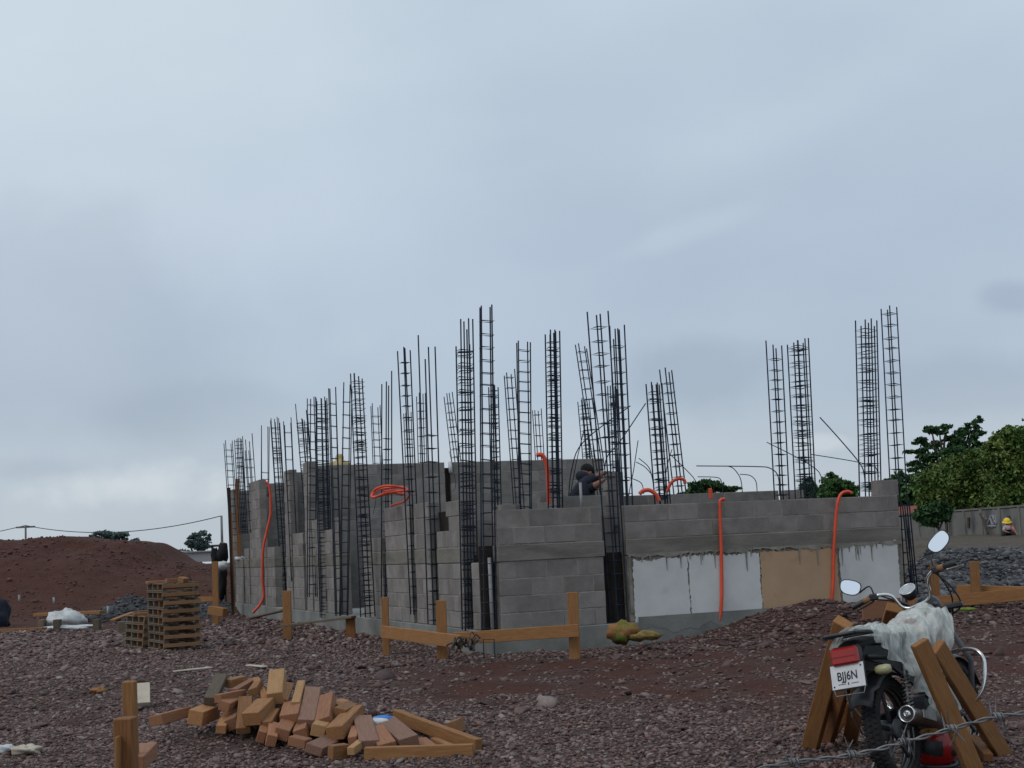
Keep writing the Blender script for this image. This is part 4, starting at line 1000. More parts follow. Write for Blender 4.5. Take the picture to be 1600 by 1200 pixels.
# ------------------------------------------------------------------ heap of timber offcuts
OFF = [  # near end, far end, Y near, Y far, width, height, material, label
 (243, 1126, 290, 1113, 11.05, 11.4, .115, .07, 'R', 'leftmost offcut, lying apart from the heap'),
 (305, 1122, 333, 1110, 11.05, 11.45, .11, .10, 'O', 'offcut with a greenish end at the left foot of the heap'),
 (328, 1096, 346, 1058, 11.3, 11.75, .09, .06, 'G', 'greyish board leaning up at the left of the heap'),
 (340, 1092, 380, 1084, 11.15, 11.4, .07, .06, 'R', 'level reddish offcut at the left shoulder of the heap'),
 (356, 1068, 381, 1062, 11.7, 11.9, .06, .06, 'O', 'short offcut at the back top left of the heap'),
 (345, 1140, 357, 1118, 10.95, 11.3, .07, .06, 'O', 'small end-on offcut at the foot below the leaning grey board'),
 (366, 1082, 398, 1064, 11.4, 11.8, .06, .05, 'R', 'slanted dark offcut behind the level reddish one'),
 (380, 1142, 384, 1092, 10.9, 11.3, .10, .05, 'O', 'tapered board standing in the middle front of the heap'),
 (392, 1124, 416, 1100, 10.85, 11.15, .13, .09, 'O', 'chunky square offcut tilted in the middle of the heap'),
 (400, 1062, 416, 1094, 11.7, 11.2, .05, .04, 'O', 'thin stick crossing the back of the heap'),
 (396, 1082, 404, 1070, 11.3, 11.5, .07, .06, 'O', 'small block near the crossing thin stick'),
 (417, 1133, 430, 1112, 10.85, 11.1, .07, .05, 'O', 'offcut with knots right of the chunky one'),
 (430, 1092, 434, 1054, 11.15, 11.55, .115, .09, 'P', 'pale box-like offcut standing highest in the heap'),
 (440, 1098, 450, 1072, 11.2, 11.6, .08, .06, 'O', 'offcut behind the pale highest one'),
 (462, 1102, 471, 1068, 11.1, 11.6, .06, .05, 'P', 'narrow pale stick right of the highest offcut'),
 (452, 1124, 458, 1102, 10.9, 11.2, .13, .07, 'R', 'broad offcut below the narrow pale stick'),
 (478, 1132, 489, 1080, 10.85, 11.5, .115, .07, 'M', 'long mauve stained board sloping toward the camera'),
 (505, 1130, 512, 1090, 10.85, 11.35, .11, .07, 'R', 'orange brown board right of the long mauve one'),
 (522, 1106, 540, 1099, 11.3, 11.45, .08, .06, 'O', 'small offcut at the upper right shoulder of the heap'),
 (530, 1116, 549, 1106, 11.0, 11.3, .09, .08, 'O', 'offcut with a dark end at the right shoulder'),
 (523, 1146, 556, 1112, 10.6, 11.2, .12, .09, 'O', 'large offcut slanting up to the right'),
 (551, 1158, 556, 1140, 10.5, 10.8, .06, .06, 'R', 'small offcut under the large slanting one'),
 (577, 1164, 566, 1124, 10.4, 11.0, .13, .06, 'M', 'wide mauve board at the foot right of the large slanting one'),
 (606, 1168, 586, 1140, 10.35, 10.8, .12, .06, 'R', 'board between the two mauve boards on the right'),
 (640, 1160, 604, 1130, 10.4, 11.0, .13, .07, 'M', 'mauve board lying on top at the right with a dark end'),
 (748, 1168, 619, 1121, 10.35, 11.4, .055, .085, 'N', 'longest thin board running back from the right tip'),
 (740, 1180, 570, 1179, 10.15, 10.2, .06, .09, 'N', 'long straight board along the front right foot of the heap'),
 (708, 1138, 719, 1132, 10.9, 11.2, .07, .09, 'O', 'small block beyond the longest thin board'),
 (672, 1170, 655, 1158, 10.4, 10.8, .10, .04, 'R', 'flat piece inside the fork of the two long boards'),
 (706, 1172, 678, 1160, 10.4, 10.8, .05, .04, 'O', 'sliver inside the fork of the two long boards'),
 (516, 1176, 541, 1173, 10.2, 10.3, .06, .09, 'O', 'offcut at the front foot left of the long straight board'),
 (548, 1174, 566, 1160, 10.2, 10.5, .05, .05, 'P', 'pale sliver near the front foot'),
 (455, 1156, 482, 1162, 10.5, 10.45, .09, .06, 'R', 'offcut lying across the centre foot of the heap'),
 (490, 1172, 520, 1158, 10.3, 10.7, .12, .06, 'M', 'flat board under the centre right of the heap'),
 (408, 1152, 414, 1132, 10.75, 11.0, .06, .08, 'R', 'left of two dark upright offcuts at the front foot'),
 (424, 1158, 426, 1136, 10.65, 10.9, .07, .08, 'R', 'right of two dark upright offcuts at the front foot'),
 (440, 1148, 452, 1128, 10.7, 11.0, .10, .08, 'R', 'dark offcut under the broad one'),
 (497, 1142, 508, 1130, 10.7, 11.0, .10, .08, 'P', 'pale cut corner below the orange brown board'),
 (362, 1132, 372, 1116, 11.0, 11.3, .08, .08, 'R', 'dark offcut in the hollow left of the tapered board'),
 (470, 1150, 476, 1128, 10.7, 11.1, .09, .09, 'R', 'dark block beneath the long mauve board'),
 (350, 1104, 366, 1096, 11.1, 11.3, .08, .07, 'R', 'dark offcut below the level reddish one'),
]
W_PALE = wood('pale_sawn_wood', (.30, .160, .068), (.42, .240, .110), .15)
MM = {'R': W_RED, 'O': W_OFF, 'G': W_GREY, 'P': W_PALE, 'M': W_MAUVE, 'N': W_NEW}
for (x0, y0, x1, y1, Y0, Y1, w_, h_, mk_, lb) in OFF:
    a, b = P(x0, y0, Y0), P(x1, y1, Y1)
    for q_ in (a, b): q_.z = max(q_.z, gz(q_.x, q_.y) + h_ * .35)
    ang = random.uniform(-.35, .35) if w_ < .14 and h_ > .055 and (a - b).length < .7 else 0
    o = timber('timber_offcut', a, b, w_ * 1.08, h_ * 1.12, MM[mk_], upv=(math.sin(ang), 0, math.cos(ang)), bev=.004); tag(o, lb, 'offcut', 'timber offcuts in the heap')
lump('cement_bag', P(592, 1128, 10.95), (.085, .06, .03), SHEETW, 'white lower part of a torn paper bag among the offcuts', 'bag', 17, 16, 8, .3)
lump('paper_bag', P(596, 1124, 11.0), (.10, .07, .028), BLUEP, 'bright blue piece of paper bag among the offcuts', 'bag', 18, 16, 8, .3)

# ------------------------------------------------------------------ people
def body(name, joints, edges, rad, mats_of, parent, root=0, sub=1):
    me = bpy.data.meshes.new(name); me.from_pydata(joints, edges, []); o = bpy.data.objects.new(name, me); COL.objects.link(o)
    o.modifiers.new('skin', 'SKIN'); sk_ = me.skin_vertices[0].data
    for i, r_ in enumerate(rad): sk_[i].radius = (r_, r_) if not isinstance(r_, tuple) else r_
    sk_[root].use_root = True
    s_ = o.modifiers.new('sub', 'SUBSURF'); s_.levels = sub; s_.render_levels = sub
    dg = bpy.context.evaluated_depsgraph_get(); ev = o.evaluated_get(dg); m2 = bpy.data.meshes.new_from_object(ev); bpy.data.objects.remove(o)
    mats = []; 
    for m_ in mats_of:
        if m_ not in mats: mats.append(m_)
    m2.materials.clear()
    for m_ in mats: m2.materials.append(m_)
    # each edge contributes its material (edge order matches mats_of)
    J = [Vector(j) for j in joints]
    for p_ in m2.polygons:
        c = p_.center; best = 1e9; bi = 0
        for k, (a, b) in enumerate(edges):
            ab = J[b] - J[a]; t_ = max(0, min(1, (c - J[a]).dot(ab) / max(ab.length_squared, 1e-9))); d = (c - J[a] - ab * t_).length
            if d < best: best, bi = d, k
        p_.material_index = mats.index(mats_of[bi]); p_.use_smooth = True
    return link(name, m2, parent)
def hand_chain(J, E, Rr, Mt, wrist, d, m):
    """palm with four fingers and thumb"""
    d = Vector(d).normalized(); s_ = d.cross(Vector((0, 0, 1)));
    if s_.length < .1: s_ = Vector((1, 0, 0))
    s_.normalize(); n_ = s_.cross(d)
    pi_ = len(J); J.append(Vector(J[wrist]) + d * .055); E.append((wrist, pi_)); Rr.append(.03); Mt.append(m)
    for k, (o_, l_) in enumerate(((-.030, .065), (-.010, .075), (.010, .07), (.030, .055))):
        a = len(J); J.append(J[pi_] + d * .035 + s_ * o_); J.append(J[a] + d * l_ * .5 - n_ * .01); J.append(J[a] + d * l_ * .85 - n_ * .035)
        E += [(pi_, a), (a, a + 1), (a + 1, a + 2)]; Rr += [.010, .009, .008]; Mt += [m] * 3
    a = len(J); J.append(J[wrist] + d * .02 - s_ * .035); J.append(J[a] + d * .04 - s_ * .02); E += [(wrist, a), (a, a + 1)]; Rr += [.012, .010]; Mt += [m] * 2
def head(parent, c, face, m_skin, s=1.0):
    f = Vector(face).normalized(); s_ = f.cross(Vector((0, 0, 1))).normalized(); u_ = s_.cross(f)
    Mx = Matrix((s_, f, u_)).transposed().to_4x4(); Mx.translation = c
    q = MB(); V = lambda x_, y_, z_: Mx @ Vector((x_, y_, z_))
    def fn(d): return 1 + .06 * max(0, -d.z) * (1 if d.y > 0 else -.5)
    q2 = MB(); q2.ball((0, 0, 0), (.076 * s, .096 * s, .115 * s), m_skin, 16, 12, fn)
    q2.ball((0, .098 * s, -.015 * s), (.013 * s, .02 * s, .026 * s), m_skin, 8, 6)
    for e in (-1, 1):
        q2.ball((e * .078 * s, 0, -.005), (.012 * s, .02 * s, .032 * s), m_skin, 8, 6)
        q2.ball((e * .032 * s, .088 * s, .012 * s), (.012 * s, .008 * s, .008 * s), INK, 8, 6)
    q2.ball((0, .09 * s, -.058 * s), (.025 * s, .008 * s, .006 * s), REDP, 8, 6)
    o = q2.build('head', parent); o.matrix_local = parent.matrix_world.inverted() @ Mx if parent.matrix_world != Matrix.Identity(4) else Mx
    return o, Mx
# worker bending over the inner wall, back to the camera
Yw = 19.3
pr = empty('person', label='worker in a dark hooded jacket and cap bending over the inner block wall', cat='person')
pel = P(903, 800.0, Yw); che = P(909, 762.0, Yw + .02); nk = P(917, 750.0, Yw + .1)
J = [pel, P(904, 782.0, Yw), che, nk, P(918, 743.0, Yw + .2)]
E = [(0, 1), (1, 2), (2, 3), (3, 4)]; Rr = [.19, .20, .19, .09, .06]; Mt = [BLACKC, NAVY, NAVY, NAVY]
def limb(parent_i, pts, rs_, ms):
    p_ = parent_i
    for a_, r_, m_ in zip(pts, rs_, ms): J.append(a_); E.append((p_, len(J) - 1)); Rr.append(r_); Mt.append(m_); p_ = len(J) - 1
    return p_
w1 = limb(2, [P(922, 752.0, Yw - .05), P(934, 745.0, Yw - .12), P(939, 741.0, Yw - .1)], [.085, .06, .04], [NAVY, NAVY, SKIN]); hand_chain(J, E, Rr, Mt, w1, (.9, 0, .3), SKIN)
w2 = limb(2, [P(922, 762.0, Yw - .1), P(930, 760.0, Yw - .2), P(936, 754.0, Yw - .2)], [.085, .06, .04], [NAVY, NAVY, SKIN]); hand_chain(J, E, Rr, Mt, w2, (.8, 0, .4), SKIN)
for e in (-1, 1):
    hp = pel + Vector((e * .1, 0, -.08)); limb(0, [hp, hp + Vector((e * .03, .12, -.42)), hp + Vector((e * .04, -.02, -.82)), hp + Vector((e * .04, -.14, -.86))], [.11, .08, .06, .05], [BLACKC] * 4)
body('body', J, E, Rr, Mt, pr, 0, 1)
hd, Mx = head(pr, P(917, 739.5, Yw + .12), (.75, .5, -.55), SKIN)
q = MB(); q.ball((0, -.012, .035), (.084, .104, .098), BLACKC, 16, 10, lambda d: 1 if d.z > -.2 else .93); q.box((0, .12, .03), (.13, .10, .012), BLACKC, Matrix.Rotation(-.15, 3, 'X'), .004)
o = q.build('cap', pr); o.matrix_local = Mx
q = MB(); q.ball((0, -.04, -.08), (.10, .10, .08), NAVY, 14, 8); o = q.build('hood', pr); o.matrix_local = Mx
# seated worker with the hard hat by the far boundary wall
Yw = 57
pr = empty('person', label='seated worker in a yellow hard hat against the far grey boundary wall', cat='person')
J = [P(1576, 833, Yw), P(1577, 827, Yw), P(1574, 822, Yw), P(1573, 819, Yw)]; E = [(0, 1), (1, 2), (2, 3)]; Rr = [.17, .19, .18, .08]; Mt = [BLACKC, PALEC, PALEC]
for e, kx, fx in ((-1, 1568, 1566), (1, 1582, 1588)):
    hp = J[0] + Vector((e * .12, -.05, 0)); kn = P(kx, 833, Yw - .45); ft = P(fx, 840, Yw - .6); limb(0, [hp, kn, ft, ft + Vector((e * .05, -.2, 0))], [.11, .09, .06, .05], [BLACKC, BLACKC, BLACKC, BLACKC])
w1 = limb(2, [P(1570, 824, Yw - .1), P(1568, 829, Yw - .25), P(1572, 831, Yw - .4)], [.07, .06, .04], [PALEC, PALEC, SKIN]); hand_chain(J, E, Rr, Mt, w1, (.4, -.7, -.1), SKIN)
w2 = limb(2, [P(1581, 823, Yw - .05), P(1585, 829, Yw - .2), P(1588, 834, Yw - .4)], [.08, .07, .04], [PINKC, PINKC, SKIN]); hand_chain(J, E, Rr, Mt, w2, (.2, -.7, -.4), SKIN)
body('body', J, E, Rr, Mt, pr, 0, 1)
hd, Mx = head(pr, P(1573.4, 816.5, Yw), (-.2, -.9, -.3), SKIN)
q = MB(); q.lathe([(.001, .15), (.05, .145), (.09, .115), (.115, .06), (.12, .03), (.155, .02), (.155, .01), (.11, .015)], YELLOW, 20); o = q.build('hard_hat', pr); o.matrix_local = Mx @ Matrix.Scale(1.25, 4)

# ------------------------------------------------------------------ motorcycle
HEAD = R(36.5); LEAN = R(9.7)
cp = P(1412, 1212, 8.5); cp.z = gz(cp.x, cp.y) + .005
bike = empty('motorcycle', label='small red and black motorcycle leaning left, seen from behind among propping timbers', cat='motorcycle',
             mtx=Matrix.Translation(cp) @ Matrix.Rotation(-HEAD, 4, 'Z') @ Matrix.Rotation(-LEAN, 4, 'Y'))
KM = bike.matrix_world.copy()
def torus_pts(c, r_, n_, ax='x'): return [Vector((c[0], c[1] + r_ * math.cos(2 * math.pi * i / n_), c[2] + r_ * math.sin(2 * math.pi * i / n_))) for i in range(n_)]
def wheel(cy, cz, rad, tw, steer=None):
    g = empty('wheel'); g.parent = bike
    if steer is not None: g.matrix_local = steer
    def bld_(q, nm): return q.build(nm, g)
    q = MB(); C = (0, cy, cz) if steer is None else (0, 0, 0)
    n_ = 60; prof = [(-.5, -.055), (-.52, -.03), (-.42, -.008), (-.2, 0), (.2, 0), (.42, -.008), (.52, -.03), (.5, -.055), (.3, -.065), (-.3, -.065)]
    vs = []; fs = []; k = len(prof)
    for i in range(n_):
        a = 2 * math.pi * i / n_
        for (px_, pr_) in prof:
            rr_ = rad + pr_; vs.append((C[0] + px_ * tw, C[1] + rr_ * math.cos(a), C[2] + rr_ * math.sin(a)))
    for i in range(n_):
        for j in range(k): fs.append([i * k + j, i * k + (j + 1) % k, ((i + 1) % n_) * k + (j + 1) % k, ((i + 1) % n_) * k + j])
    q.add(vs, fs, BLACKR, True)
    for i in range(n_):   # tread lugs
        a = 2 * math.pi * (i + .5) / n_
        for sx_, oa in ((-.36, 0), (0, .05), (.36, 0)):
            aa = a + oa; d = Vector((0, math.cos(aa), math.sin(aa))); t_ = Vector((0, -math.sin(aa), math.cos(aa))); c0 = Vector(C) + d * (rad + (.001 if sx_ == 0 else -.004)) + Vector((sx_ * tw, 0, 0))
            rot = Matrix((Vector((1, 0, 0)), t_, d)).transposed(); q.box(c0, (tw * .24, .018, .012), BLACKR, rot, .002)
    bld_(q, 'tyre')
    q = MB(); q.tube(torus_pts(C, rad - .062, 48), .010, STEEL, 8, True); q.tube([v + Vector((.028, 0, 0)) for v in torus_pts(C, rad - .060, 48)], .006, STEEL, 6, True); q.tube([v - Vector((.028, 0, 0)) for v in torus_pts(C, rad - .060, 48)], .006, STEEL, 6, True); bld_(q, 'rim')
    q = MB(); rx = Matrix.Translation(C) @ Matrix.Rotation(math.pi / 2, 4, 'Y')
    q.lathe([(.0, -.07), (.05, -.07), (.06, -.055), (.06, -.03), (.035, -.02), (.035, .02), (.055, .03), (.055, .05), (0, .06)], GREY, 24, rx); bld_(q, 'hub')
    for i in range(5):
        a = 2 * math.pi * i / 5 + .4; d = Vector((0, math.cos(a), math.sin(a))); q = MB()
        q.beam(Vector(C) + d * .04, Vector(C) + d * (rad - .065), .028, .018, BLACKP, (1, 0, 0), .004); bld_(q, 'spoke')
    return g
wheel(0, .30, .30, .095)
STEER = R(-2)
FA = Vector((0, 1.13, .30))
wheel(0, 0, .30, .08, Matrix.Translation(FA) @ Matrix.Rotation(STEER, 4, 'Z'))
def part(name, q, label=None, p=None):
    o = q.build(name, p or bike)
    if label: o['label'] = label
    return o
# swingarm, shocks, frame
q = MB()
for e in (-1, 1): q.tube([(e * .095, -.03, .30), (e * .09, .25, .32), (e * .07, .48, .36)], .018, BLACKP, 8)
part('swingarm', q)
for e in (-1, 1):
    q = MB(); q.tube([(e * .12, .02, .34), (e * .12, .10, .66)], .011, STEEL, 8)
    hel = [Vector((e * .12, .02, .34)).lerp(Vector((e * .12, .10, .66)), .15 + .7 * i / 90) + Vector((.026 * math.cos(i * .75), .026 * math.sin(i * .75), 0)) for i in range(91)]
    q.tube(hel, .0045, STEEL, 5); part('shock_absorber', q)
q = MB()
for e in (-1, 1):
    q.tube([(e * .10, -.32, .74), (e * .11, .05, .70), (e * .10, .35, .66), (e * .06, .78, .82), (0.0, .90, .88)], .014, BLACKP, 8)
    q.tube([(e * .10, .36, .66), (e * .09, .44, .34), (e * .09, .72, .22), (e * .03, .88, .62)], .014, BLACKP, 8)
part('frame', q)
# engine
q = MB(); q.box((0, .55, .33), (.22, .34, .22), GREY, None, .03)
for k in range(7): q.box((0, .70, .45 + k * .02), (.15, .14, .008), STEEL, Matrix.Rotation(-.25, 3, 'X'), .002)
q.box((0, .70, .51), (.11, .1, .16), GREY, Matrix.Rotation(-.25, 3, 'X'), .01)
q.lathe([(0, .0), (.075, 0), (.08, .02), (.06, .04), (0, .045)], STEEL, 20, Matrix.Translation((.11, .56, .33)) @ Matrix.Rotation(math.pi / 2, 4, 'Y')); part('engine', q)
# exhaust + muffler on the right side
q = MB(); q.tube(spline([Vector((.05, .84, .48)), Vector((.09, .88, .30)), Vector((.13, .70, .20)), Vector((.15, .45, .22)), Vector((.16, .30, .27))], 6), .019, STEEL, 10); part('exhaust_pipe', q)
MUF = mat('brown_steel', (.06, .045, .035), (.13, .10, .08), .4, 12, metal=.6)
q = MB(); a = Vector((.165, .34, .27)); b = Vector((.18, -.16, .385)); q.tube([a, a.lerp(b, .12), a.lerp(b, .3), a.lerp(b, .9), b], .045, MUF, 20, rr=[.022, .036, .044, .046, .046], cap=False); mu = part('muffler', q)
q = MB(); d = (b - a).normalized(); rot = Vector((0, 0, 1)).rotation_difference(d).to_matrix().to_4x4()
q.lathe([(.047, -.03), (.05, 0), (.050, .006), (.043, .008), (.040, -.002), (.028, -.006), (.020, -.008), (.017, .012), (.010, .012), (.009, -.05), (0, -.05)], CHROME, 24, Matrix.Translation(b) @ rot); part('muffler_cap', q, None, mu)
q = MB(); q.lathe([(.041, -.004), (.019, -.009)], BLACKP, 24, Matrix.Translation(b + d * .004) @ rot); part('baffle', q, None, mu)
q = MB(); q.beam(a.lerp(b, .35) + Vector((.045, 0, .01)), a.lerp(b, .75) + Vector((.048, 0, .01)), .006, .05, STEEL, bev=.003); part('heat_shield', q, None, mu)
# rear fender
def strip(path, halfw, m, name, curve=.03, th=.006, label=None):
    vs = []; fs = []; k = 7
    for (y_, z_, hw) in path:
        for j in range(k):
            t_ = (j / (k - 1)) * 2 - 1; vs.append((t_ * hw, y_, z_ - curve * t_ * t_))
    nn = len(path)
    for i in range(nn - 1):
        for j in range(k - 1): fs.append([i * k + j, i * k + j + 1, (i + 1) * k + j + 1, (i + 1) * k + j])
    q = MB(); q.add(vs, fs, m, True); o = q.build(name, bike); mo = o.modifiers.new('s', 'SOLIDIFY'); mo.thickness = th
    if label: o['label'] = label
    return o
fen = [(.30 * math.cos(a_) * 1.12 + 0, .30 + .345 * math.sin(a_), .07) for a_ in np.linspace(R(60), R(125), 10)]
strip(fen + [(-.28, .57, .07), (-.36, .48, .072)], .07, BLACKP, 'rear_mudguard')
ff = [(1.13 + .34 * math.cos(a_), .30 + .34 * math.sin(a_), .06) for a_ in np.linspace(R(20), R(150), 14)]
strip(ff, .06, BLACKP, 'front_mudguard')
# seat, side panels, tail
SEAT = mat('seat_vinyl', (.012, .012, .013), (.02, .02, .02), .55, 20)
q = MB()
sec = [(-.30, .80, .09), (-.2, .815, .11), (0, .80, .125), (.2, .775, .12), (.34, .77, .10), (.44, .80, .08)]
vs = []; fs = []; k = 10
for (y_, z_, w_) in sec:
    for j in range(k):
        a_ = 2 * math.pi * j / k; vs.append((w_ * math.cos(a_), y_, z_ + .045 * math.sin(a_) * (1 if math.sin(a_) > 0 else .7)))
for i in range(len(sec) - 1):
    for j in range(k): fs.append([i * k + j, i * k + (j + 1) % k, (i + 1) * k + (j + 1) % k, (i + 1) * k + j])
fs += [list(range(k))[::-1], [(len(sec) - 1) * k + j for j in range(k)]]
q.add(vs, fs, SEAT, True); part('seat', q)
for e in (-1, 1):
    q = MB(); vs = [(e * .115, .42, .74), (e * .12, .10, .77), (e * .09, -.30, .80), (e * .075, -.36, .74), (e * .11, -.05, .66), (e * .13, .22, .50), (e * .13, .42, .50)]
    vs2 = [(x_ - e * .02, y_, z_) for x_, y_, z_ in vs]; nn = len(vs); q.add(vs + vs2, [list(range(nn)), list(range(nn, 2 * nn))[::-1]] + [[i, (i + 1) % nn, nn + (i + 1) % nn, nn + i] for i in range(nn)], BLACKP); part('side_panel', q)
# luggage rack / grab rail at the tail
q = MB()
for e in (-1, 1): q.tube(spline([Vector((e * .11, .05, .83)), Vector((e * .115, -.20, .87)), Vector((e * .10, -.40, .885)), Vector((e * .02, -.44, .887)), Vector((0, -.44, .887))], 5), .011, BLACKP, 8)
q.tube([(-.11, -.30, .88), (.11, -.30, .88)], .008, BLACKP, 6); q.tube([(-.112, -.18, .868), (.112, -.18, .868)], .008, BLACKP, 6)
q.box((0, -.37, .89), (.21, .11, .012), BLACKP, None, .004); part('luggage_rack', q)
# tail lamp
q = MB(); q.box((0, -.37, .765), (.17, .07, .105), BLACKP, Matrix.Rotation(-.12, 3, 'X'), .015); part('lamp_housing', q)
q = MB(); q.box((0, -.405, .765), (.165, .05, .098), REDLENS, Matrix.Rotation(-.12, 3, 'X'), .012); q.box((0, -.431, .765), (.15, .004, .006), REDP, Matrix.Rotation(-.12, 3, 'X')); part('tail_lamp', q, 'square red tail lamp above the number plate')
for e in (1,):
    q = MB(); q.tube([(e * .06, -.30, .66), (e * .14, -.31, .655)], .009, BLACKP, 6); q.lathe([(0, -.045), (.022, -.042), (.028, -.02), (.028, .02), (.022, .042), (0, .045)], AMBER, 14, Matrix.Translation((e * .17, -.315, .655)) @ Matrix.Rotation(math.pi / 2, 4, 'Y')); part('turn_signal', q, 'cloudy yellowish turn signal' if e > 0 else None)
# number plate with its characters
PL = Matrix.Translation((-.0, -.428, .655)) @ Matrix.Rotation(R(-14), 4, 'X')
pl = empty('number_plate'); pl.parent = bike; pl.matrix_local = PL; pl['label'] = 'white number plate with black characters'
q = MB(); q.box((0, .001, 0), (.205, .003, .135), WHITEP, None, .001); q.build('plate', pl)
q = MB(); q.box((0, .008, 0), (.215, .006, .15), SOILDARK, None, .002); q.build('plate_holder', pl)
q = MB(); q.tube([(-.095, .006, -.068), (-.085, .004, -.105), (.085, .004, -.105), (.100, .006, -.06)], .004, STEEL, 6); q.build('bracket', pl)
def text3d(s_, size, loc, m, parent, sx=1.0, name='lettering'):
    cu = bpy.data.curves.new(name, 'FONT'); cu.body = s_; cu.size = size; cu.extrude = .0006; cu.align_x = 'CENTER'; cu.align_y = 'CENTER'; cu.offset = .0009
    o = bpy.data.objects.new(name, cu); COL.objects.link(o); dg = bpy.context.evaluated_depsgraph_get()
    me = bpy.data.meshes.new_from_object(o.evaluated_get(dg)); bpy.data.objects.remove(o); me.materials.clear(); me.materials.append(m)
    return link(name, me, parent, loc=loc, rot=(math.pi / 2, 0, 0), scale=(sx, 1, 1))
text3d('BJJ6N', .068, (-.002, -.0018, .0), INK, pl, .80)
for x_, z_, sx2, sz2 in ((-.04, -.043, .045, .003), (.04, -.043, .045, .003), (0, -.043, .006, .014), (-.088, -.052, .009, .009), (.086, .05, .009, .009)):
    q = MB(); q.box((x_, -.0018, z_), (sx2, .001, sz2), INK); q.build('print_mark', pl)
# tank
TANKM = mat('tank_red', (.16, .008, .008), (.24, .012, .01), .25, 4, spec=.6)
q = MB(); q.ball((0, .62, .81), (.135, .27, .10), TANKM, 22, 14, lambda d: 1 + .08 * d.y - .12 * max(0, -d.z)); tk = part('fuel_tank', q)
q = MB(); q.lathe([(.03, 0), (.03, .014), (.02, .018), (0, .018)], CHROME, 16, Matrix.Translation((0, .66, .90))); part('filler_cap', q, None, tk)
# steering assembly : fork, bars, gauge, mirrors, headlamp
SM = Matrix.Translation((0, .95, .90)) @ Matrix.Rotation(R(-26), 4, 'X').inverted() @ Matrix.Rotation(STEER, 4, 'Z') if False else Matrix.Translation((0, .92, .90)) @ Matrix.Rotation(R(-11), 4, 'Y') @ Matrix.Rotation(STEER, 4, 'Z')
def sp_(x_, y_, z_): return SM @ Vector((x_, y_, z_))
q = MB()
for e in (-1, 1): q.tube([sp_(e * .085, 0, .06), SM @ Vector((e * .085, .20, -.35)), Matrix.Translation(FA) @ Matrix.Rotation(STEER, 4, 'Z') @ Vector((e * .085, 0, 0))], .019, GREY, 10)
part('fork', q)
q = MB()
for z_ in (.0, .05): q.beam(sp_(-.11, -.0, z_), sp_(.11, 0, z_), .07, .025, BLACKP, bev=.006)
part('fork_clamp', q)
def side_path(e): return [sp_(0, -.02, .085), sp_(e * .06, -.02, .085), sp_(e * .105, -.025, .115), sp_(e * .135, -.04, .20), sp_(e * .20, -.07, .235), sp_(e * .28, -.10, .235), sp_(e * .37, -.125, .225)]
q = MB(); q.tube(spline(side_path(-1)[::-1], 5) + spline(side_path(1), 5)[1:], .0115, CHROME, 10); part('handlebar', q)
for e in (-1, 1):
    a, b = sp_(e * .27, -.098, .235), sp_(e * .385, -.13, .222); d = (b - a)
    q = MB(); n_ = 22; q.tube([a + d * (i / (n_ - 1)) for i in range(n_)], .019, BLACKP, 12, rr=[.017 + .0025 * (i % 2) for i in range(n_)]); g_ = part('grip', q)
    q = MB(); q.tube([a - d * .12, a + d * .28], .0195, W_PALLET, 12); part('tape_band', q, 'tan tape wound round the grip', g_)
    q = MB(); q.box(sp_(e * .235, -.085, .235), (.055, .05, .045), BLACKP, Matrix.Rotation(STEER, 3, 'Z'), .01); part('switch_housing', q)
    q = MB(); q.tube(spline([sp_(e * .24, -.05, .23), sp_(e * .29, -.02, .215), sp_(e * .40, -.045, .20)], 5), .006, STEEL if e > 0 else BLACKP, 6); part('lever', q)
    # mirror
    top = sp_(e * .32, -.06, .39) if e > 0 else sp_(e * .39, -.02, .36)
    q = MB(); q.tube(spline([sp_(e * .225, -.085, .25), sp_(e * .235, -.08, .31), top + Vector((-e * .05, .015, -.045))], 5), .0055, BLACKP, 8); ms = part('mirror_stem', q)
    q = MB(); rot = Euler((R(82), 0, R(12 if e > 0 else -6) + (-STEER))).to_matrix().to_4x4() ; Mm = Matrix.Translation(top) @ rot @ Matrix.Rotation(R(38 if e > 0 else -20), 4, 'Z')
    out_ = []; nn = 26
    for i in range(nn):
        a_ = 2 * math.pi * i / nn; c1, s1_ = math.cos(a_), math.sin(a_)
        out_.append((.075 * math.copysign(abs(c1) ** .75, c1) * (1 + .12 * s1_), .047 * math.copysign(abs(s1_) ** .75, s1_)))
    if e > 0: out_ = [(y_ * 1.0 if False else x_, y_) for x_, y_ in out_]
    vs = [Mm @ Vector((x_ * 1.08, y_ * 1.1, -.012 * 0)) for x_, y_ in out_] + [Mm @ Vector((x_ * .8, y_ * .8, -.028)) for x_, y_ in out_]
    fs = [[i, nn + i, nn + (i + 1) % nn, (i + 1) % nn] for i in range(nn)] + [[nn + i for i in range(nn)]]
    q.add(vs, fs, BLACKP, True); mh = part('mirror_housing', q, None)
    q = MB(); vs = [Mm @ Vector((x_ * .97, y_ * .97, .0015)) for x_, y_ in out_]; q.add(vs + [Mm @ Vector((x_ * 1.08, y_ * 1.1, 0)) for x_, y_ in out_], [list(range(nn))], MIRROR); 
    q.add([Mm @ Vector((x_ * .97, y_ * .97, .001)) for x_, y_ in out_] + [Mm @ Vector((x_ * 1.08, y_ * 1.1, .0)) for x_, y_ in out_], [[i, (i + 1) % nn, nn + (i + 1) % nn, nn + i] for i in range(nn)], BLACKP); part('mirror', q, None, mh)
